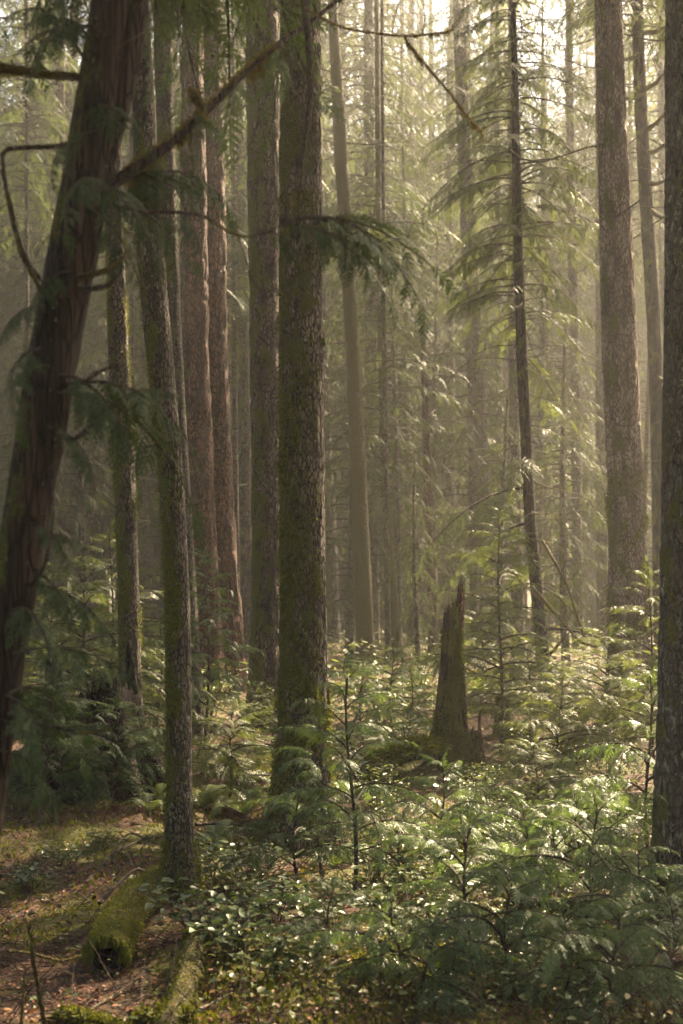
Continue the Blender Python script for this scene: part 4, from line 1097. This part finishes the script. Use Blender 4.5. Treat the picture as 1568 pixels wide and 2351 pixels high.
# fallen branches
for i, (pp, r, m, lab) in enumerate([
        ([(225, 10.0, .25), (262, 10.6, .22), (310, 11.2, .20), (345, 11.5, .16), (382, 11.6, .12)], .016, M_TWIG, 'bent bare branch propped on the mossy log'),
        ([(190, 11.6, .03), (265, 12.6, .05), (330, 13.3, .06), (382, 13.6, .05)], .014, M_TWIG, 'dark crooked branch lying on the litter slope'),
        ([(258, 12.2, .02), (272, 12.8, .1), (300, 13.2, .1), (340, 13.5, .04)], .010, M_TWIG, 'forked stick lying above the crooked branch'),
        ([(440, 14.4, .06), (520, 14.6, .08), (610, 14.5, .05)], .022, M_TWIG, 'straight dark branch reaching the thick fir\'s foot'),
        ([(195, 8.2, .03), (260, 8.5, .02), (330, 8.9, .04)], .008, M_DEADTWIG, 'pale thin stick on the shaded litter'),
        ([(640, 10.4, .25), (720, 10.3, .30), (800, 10.6, .36)], .008, M_TWIG, 'dead twig stretched in front of the fir\'s foot'),
        ([(820, 11.4, .42), (880, 11.6, .48), (960, 11.8, .6), (1010, 12.0, .72)], .007, M_TWIG, 'low bare bough arching from the tall thin sapling'),
        ([(15, 8.3, .35), (70, 8.4, .34), (140, 8.5, .25), (190, 8.6, .24)], .010, M_MOSSY, 'mossy stick held across the lower corner'),
        ([(118, 7.6, .0), (95, 7.4, .25), (75, 7.3, .55), (68, 7.2, .75)], .016, M_MOSSY, 'upright mossy branch rising from the lower corner'),
        ([(40, 7.0, .0), (48, 7.0, .3), (60, 7.0, .6)], .010, M_MOSSY, 'thin upright mossy twig in the lower corner'),
        ([(1100, 27, .2), (1230, 26.5, .5), (1300, 26, 1.2)], .05, M_MOSSY, 'mossy fallen limb arching beyond the young hemlock'),
        ([(1215, 24.8, 2.2), (1280, 24.2, 1.6), (1330, 24.0, 1.2), (1375, 23.6, 1.15)], .035, M_MOSSY, 'drooping mossy limb between the leaning hemlock and the pale fir'),
        ([(1240, 24.8, 3.0), (1300, 24, 2.2), (1345, 24, 1.2)], .03, M_MOSSY, 'upper drooping mossy limb above its moss-grown neighbour'),
        ([(1010, 23, .9), (980, 22, .6), (940, 21, .1)], .03, M_MOSSY, 'slanting mossy limb behind the splintered stump'),
        ([(690, 8.1, .02), (760, 8.6, .04), (840, 8.9, .03)], .012, M_TWIG, 'dark stick under the salal at the lower edge'),
        ([(420, 7.9, .02), (470, 8.2, .06), (540, 8.4, .03)], .014, M_DEADTWIG, 'bare stick beside the mossy pole')]):
    P = np.array([on(*q) for q in pp])
    root = thing('fallen_branch', P[0], lab, 'branch')
    mb_o, Qp, rr = polytube(root, 'limb', P, np.linspace(r, r * .55, len(P)), m, 7, wig=r * .12, seed=90 + i, ref=P[0])
    if m is M_MOSSY:
        hang(root, Qp - P[0], rr, 500, .03 if r < .03 else .10, 91 + i, 0)


# ------------------------------------------------------------------ shrubs, ferns, ground cover
def leaves_mesh(P, D, U, l, rng, wid=.5):
    """ovate folded leaves: base P, direction D, up U"""
    n = len(P); D = unit(D); Sd = unit(np.cross(U, D)); U2 = np.cross(D, Sd)
    l = (l * rng.uniform(.6, 1.25, n))[:, None]; w_ = l * wid * .5
    f = rng.uniform(.05, .35, (n, 1))
    b = P; tp = P + D * l - U2 * l * rng.uniform(.0, .25, (n, 1))
    l1 = P + D * l * .28 + Sd * w_ + U2 * w_ * f; l2 = P + D * l * .66 + Sd * w_ * .85 + U2 * w_ * f
    r1 = P + D * l * .28 - Sd * w_ + U2 * w_ * f; r2 = P + D * l * .66 - Sd * w_ * .85 + U2 * w_ * f
    V = np.stack([b, l1, l2, tp, r2, r1], 1).reshape(-1, 3)
    k = np.arange(n)[:, None] * 6
    return V, np.concatenate([k + np.array([[0, 3, 2, 1]]), k + np.array([[0, 5, 4, 3]])])


def shrub_meshes(seed, h, spread, nst, leafl, nleaf, wid, mat, red=False):
    rng = np.random.default_rng(seed); st = MB(); LP, LD = [], []
    for i in range(nst):
        az = rng.uniform(0, 6.28); L = h * rng.uniform(.6, 1.15); out = spread * rng.uniform(.3, 1)
        t = np.linspace(0, 1, 7)
        P = np.stack([np.cos(az) * out * t ** 1.5, np.sin(az) * out * t ** 1.5, L * (t - .25 * t ** 2)], 1) + np.r_[rng.normal(0, .06, 2), 0] + rng.normal(0, .01, (7, 3)) * t[:, None]
        st.tube(P, .005 * (1 - .7 * t) + .001, 4)
        for j in range(nleaf):
            ti = rng.uniform(.3, 1)
            p = np.array([np.interp(ti, t, P[:, k]) for k in range(3)])
            a2 = rng.uniform(0, 6.28)
            d = np.array([math.cos(a2), math.sin(a2), rng.uniform(-.25, .35)])
            LP.append(p + d * rng.uniform(0, .10)); LD.append(d)
    LP = np.array(LP); LD = np.array(LD)
    U = unit(np.array([0, 0, 1.0]) + rng.normal(0, .3, LP.shape))
    V, F = leaves_mesh(LP, LD, U, leafl, rng, wid)
    lm = MB(); lm.add(V, F)
    return st.mesh('stem', M_TWIG, True), lm.mesh('foliage', mat)


SAL = [shrub_meshes(700 + i, .50, .38, 11, .072, 17, .62, M_SALAL) for i in range(3)]
HUC = [shrub_meshes(720 + i, .95, .55, 13, .034, 60, .55, M_BRIGHTLEAF) for i in range(3)]


def shrub(px, Y, s, kind, label, rot, group=None):
    x = (px - 784) * K * Y
    root = thing('salal_shrub' if kind is SAL else 'huckleberry_shrub', (x, Y, float(gz(x, Y)) - .03), label, 'shrub', group)
    root.rotation_euler = (0, 0, rot); root.scale = (s, s, s)
    st_, lf = kind[int(rot * 7) % 3]
    obj('stem', st_, root); obj('foliage', lf, root)
    return root


for i, (px, Y, s, k, lab) in enumerate([
        (500, 11.8, 1.0, SAL, 'glossy salal shrub right beside the slim lichen-spotted tree'.replace('right ', '')), (570, 11.2, 1.0, SAL, 'sparkling salal shrub below the thick fir\'s shaded foot'),
        (470, 9.6, 1.1, SAL, 'dense salal shrub with glinting leaves near the mossy pole'), (540, 9.2, 1.1, SAL, 'salal shrub catching light along the lower edge'),
        (620, 9.8, .9, SAL, 'shaded salal shrub between the sparkling one and the tall thin sapling'), (640, 8.6, .9, SAL, 'dark salal shrub at the lower edge'),
        (860, 12.6, 1.0, SAL, 'sunlit salal shrub next to the tall thin sapling'), (925, 13.6, 1.0, SAL, 'white-glinting salal shrub below the mossy root limb'),
        (890, 10.6, 1.0, SAL, 'salal shrub under the tall thin sapling\'s low bough'), (980, 11.4, 1.1, SAL, 'salal shrub amid the reddish stems'),
        (1060, 15.6, 1.0, SAL, 'salal shrub at the splintered stump\'s foot'), (1150, 16.4, 1.1, SAL, 'salal shrub in the sunny patch past the stumps'),
        (1240, 13.4, 1.0, SAL, 'salal shrub among the low bright saplings'), (840, 18.0, 1.3, SAL, 'leafy salal shrub behind the tall thin sapling'),
        (930, 18.8, 1.4, SAL, 'tall salal shrub crowding the splintered stump'), (800, 16.5, 1.2, SAL, 'salal shrub rising at the thick fir\'s sunlit side'),
        (1320, 15.4, 1.2, SAL, 'salal shrub beneath the wide layered hemlock sapling'), (150, 12.4, .6, SAL, 'low salal shrub on the litter under the cedar sprays'),
        (60, 11.6, .7, SAL, 'low salal shrub at the leaning cedar\'s side'), (230, 13.0, .5, SAL, 'tiny salal shrub by the crooked branch'),
        (590, 12.6, .8, SAL, 'salal shrub brushing the thick fir\'s roots'), (720, 9.9, .9, SAL, 'salal shrub in the dark hollow by the fir\'s foot'),
        (1020, 9.9, .9, SAL, 'salal shrub behind the glittering sapling'), (1180, 9.2, .9, SAL, 'shaded salal shrub below the dark fallen log'),
        (1250, 17.0, 1.15, HUC, 'fine-leaved huckleberry shrub with thin dark stems, past the sunny patch'), (1185, 18.0, 1.0, HUC, 'huckleberry shrub below the young hemlock\'s tiers'),
        (1330, 18.5, 1.2, HUC, 'huckleberry shrub in front of the pale fir\'s foot'), (860, 22.0, 1.3, HUC, 'pale huckleberry shrub at the foot of the moss-coated trunk'),
        (170, 15.2, 1.2, HUC, 'yellow-green huckleberry shrub growing over the rotten stump'), (90, 17.5, 1.5, HUC, 'golden huckleberry shrub peeping past the leaning cedar'),
        (330, 17.6, 1.3, HUC, 'huckleberry shrub at the thicket trunk\'s foot'), (960, 24, 1.3, HUC, 'hazy huckleberry shrub behind the splintered stump'),
        (1400, 15.0, 1.1, HUC, 'huckleberry shrub behind the upright ranked sapling'), (640, 20, 1.2, HUC, 'huckleberry shrub between the two big firs'),
        (480, 22, 1.3, HUC, 'dim huckleberry shrub at the twin firs\' base'), (1100, 15.0, .8, HUC, 'sparse huckleberry shrub with yellow leaves by the small mossy stump'),
        (880, 14.5, .9, HUC, 'thin huckleberry shrub ahead of the mossy root limb'), (1010, 10.6, .7, HUC, 'reddish-stemmed huckleberry shrub near the glittering sapling')]):
    shrub(px, Y, s, k, lab, i * 1.7 % 6.28)

# sword ferns
def frond_mesh(seed):
    rng = np.random.default_rng(seed); n = 30; t = np.linspace(0, 1, n)
    P = np.stack([.75 * t - .12 * t ** 2, .04 * np.sin(t * 3), .62 * t - .62 * t ** 2.2], 1)
    T = unit(np.gradient(P, axis=0)); out = []
    for s in (-1, 1):
        l = .11 * np.minimum(1, t * 5 + .15) * (1 - t ** 2.5) + .012
        d = np.stack([T[:, 0] * .3, s * np.ones(n), T[:, 2] * .3 - .15 + rng.normal(0, .05, n)], 1); d = unit(d) * l[:, None]
        w = T * .011
        out.append(np.stack([P - w * .8, P + w * .8, P + d + w * .1, P + d * .55 - w], 1))
    mb = MB(); mb.quads(np.concatenate(out)); mb.tube(P, .003 * (1 - .7 * t) + .0008, 4)
    return mb.mesh('frond', M_FERN)


FR = [frond_mesh(800 + i) for i in range(3)]
for i, (px, Y, s, lab) in enumerate([(465, 15.5, 1.0, 'sword fern between the slim tree and the twin firs'), (560, 15.2, 1.1, 'sword fern arching beside the thick fir\'s shaded side'), (370, 15.4, .8, 'small sword fern at the slim tree\'s far side'),
                                     (510, 18.2, 1.0, 'sword fern deep at the foot of the reddish twin firs'), (500, 13.8, .8, 'sword fern on the mossy bank'), (345, 14.6, .7, 'drooping sword fern by the rotten stump'),
                                     (1190, 13.2, .8, 'sword fern among the sparkling saplings'), (1290, 12.4, .8, 'sword fern above the dark fallen log'), (1100, 13.6, .7, 'sword fern beside the moss-yellow log'),
                                     (770, 13.4, .8, 'sword fern at the thick fir\'s sunlit foot'), (1420, 14.6, .9, 'sword fern near the upright ranked sapling'), (1340, 9.3, .8, 'shaded sword fern below the dark fallen log')]):
    x = (px - 784) * K * Y
    root = thing('sword_fern', (x, Y, float(gz(x, Y))), lab, 'fern')
    root.scale = (s, s, s)
    for k in range(12):
        M = Matrix.Rotation(k * GOLD, 4, 'Z') @ Matrix.Rotation(random.uniform(-.35, .15), 4, 'Y') @ Matrix.Scale(random.uniform(.7, 1.05), 4)
        obj('frond', FR[k % 3], root, M)

# ground cover etc: uncountable
def scatter(n, y0=7.2, y1=34, seed=0, xw=.29):
    rng = np.random.default_rng(seed)
    y = y0 * (y1 / y0) ** rng.random(n); x = rng.uniform(-xw, xw, n) * y
    return x, y, rng


def patch(x, y, f, s):
    return (np.sin(x * f + s) * np.sin(y * f * .9 + s * 2) + .6 * np.sin(x * f * 2.3 - y * f * 1.7 + s) + .4 * np.sin(x * f * 4.1 + y * f * 3.3)) / 2


x, y, rng = scatter(26000, seed=1)
P = np.stack([x, y, gz(x, y) + rng.uniform(.0, .03, len(x))], 1)
az = rng.uniform(0, 6.28, len(x))
D_ = np.stack([np.cos(az), np.sin(az), rng.uniform(-.2, .5, len(x))], 1)
V, F = leaves_mesh(P, D_, unit(np.array([0, 0, 1.]) + rng.normal(0, .4, P.shape)), np.where(rng.random(len(x)) < .12, .06, .03), rng, .6)
mb = MB(); mb.add(V, F); tag(obj('leaf_litter', mb.mesh('leaf_litter', M_LITTER)), kind='stuff')

x, y, rng = scatter(70000, seed=2)
k = patch(x, y, .8, 1.0) + rng.normal(0, .15, len(x)) > .08
k |= (np.abs(x + 1.0) < .9) & (np.abs(y - 14.9) < 1.6)
x, y = x[k], y[k]; rng = np.random.default_rng(3)
P = np.stack([x, y, gz(x, y)], 1)
mb = MB(); mb.quads(moss_blades(P, np.tile([0, 0, 1.0], (len(x), 1)), .045, rng, .5, -.1)); tag(obj('moss_carpet', mb.mesh('moss_carpet', M_MOSS)), kind='stuff')

# small leafy ground cover; sparse on the litter slope, thick elsewhere
x, y, rng = scatter(34000, seed=4)
left = (x / y < -.09) & (y < 14.5)
dens = np.where(left, .2, .42)
k = (rng.random(len(x)) < dens) & (patch(x, y, 1.3, 2.0) + rng.normal(0, .25, len(x)) > -.15)
k &= ~((np.abs(x + 1.0) < .8) & (np.abs(y - 14.9) < 1.3) & (rng.random(len(x)) < .8))
x, y = x[k], y[k]; n = len(x)
h = rng.uniform(.03, .32, n) * np.where(x / y < -.09, .45, 1)
P = np.stack([x, y, gz(x, y) + h], 1); az = rng.uniform(0, 6.28, n)
D_ = np.stack([np.cos(az), np.sin(az), rng.uniform(-.35, .3, n)], 1)
V, F = leaves_mesh(P, D_, unit(np.array([0, 0, 1.]) + rng.normal(0, .3, P.shape)), np.clip(np.exp(rng.normal(-3.35, .45, n)), .015, .065), rng, .6)
mb = MB(); mb.add(V, F)
tag(obj('ground_cover', mb.mesh('ground_cover', M_COVER)), kind='stuff')
x, y, rng = scatter(4200, seed=6, y1=28)
mb = MB()
for i in range(len(x)):
    a = rng.uniform(0, 6.28); L = rng.uniform(.08, .5); up = rng.uniform(-.02, .1) if i % 3 else rng.uniform(.3, 1.2)
    p = np.array([x[i], y[i], float(gz(x[i], y[i])) + .01]); d = np.array([math.cos(a), math.sin(a), up]) * L
    q = np.linspace(0, 1, 4)[:, None]
    mb.tube(p + d * q + np.array([0, 0, -.1 * L]) * q ** 2 + rng.normal(0, .012, (4, 3)), np.linspace(.0045, .0018, 4), 3)
tag(obj('twig_litter', mb.mesh('twig_litter', M_TWIG)), kind='stuff')

# far undergrowth on the forest floor between the trunks
rng = np.random.default_rng(12)
n = 26000
y = 22 * (75 / 22) ** rng.random(n); x = rng.uniform(-.3, .3, n) * y
k = patch(x, y, .5, 3.0) + rng.normal(0, .2, n) > -.1
x, y = x[k], y[k]; n = len(x)
hmax = .25 + .75 * np.clip(patch(x, y, .7, 5.0) + .3, 0, 1)
P = np.stack([x, y, gz(x, y) + rng.random(n) * hmax], 1); az = rng.uniform(0, 6.28, n)
d = np.stack([np.cos(az), np.sin(az), rng.uniform(-.4, .35, n)], 1) * rng.uniform(.08, .3, n)[:, None]
wv = unit(np.cross(d, rng.normal(0, .35, (n, 3)) + np.array([0, 0, 1]))) * rng.uniform(.02, .05, n)[:, None]
mb = MB(); mb.quads(kites(P, d, wv)); tag(obj('undergrowth', mb.mesh('undergrowth', M_HEMLEAF)), kind='stuff')

# ------------------------------------------------------------------ camera and film
cam = bpy.data.cameras.new('camera'); co = bpy.data.objects.new('camera', cam); COL.objects.link(co)
cam.sensor_width = 36; cam.sensor_fit = 'AUTO'; cam.lens = 50.0
co.location = (0, 0, CZ); co.rotation_euler = (math.pi / 2, 0, 0)
cam.shift_y = (HOR - 2351 / 2) / 2351
cam.clip_start = .1; cam.clip_end = 1000
cam.dof.use_dof = True; cam.dof.focus_distance = 13.5; cam.dof.aperture_fstop = 2.4
S.camera = co
S.view_settings.view_transform = 'Standard'; S.view_settings.look = 'None'
S.view_settings.exposure = 3.0; S.view_settings.gamma = 1.0
try:
    S.view_settings.use_white_balance = True
    S.view_settings.white_balance_temperature = 7500
    S.view_settings.white_balance_tint = 9
except Exception:
    pass
cy = S.cycles
cy.max_bounces = 5; cy.diffuse_bounces = 3; cy.glossy_bounces = 2; cy.transmission_bounces = 3; cy.volume_bounces = 0; cy.transparent_max_bounces = 4
cy.sample_clamp_indirect = 4.0; cy.sample_clamp_direct = 0.0
cy.caustics_reflective = False; cy.caustics_refractive = False
cy.use_denoising = True
cy.use_adaptive_sampling = True; cy.adaptive_threshold = 0.02
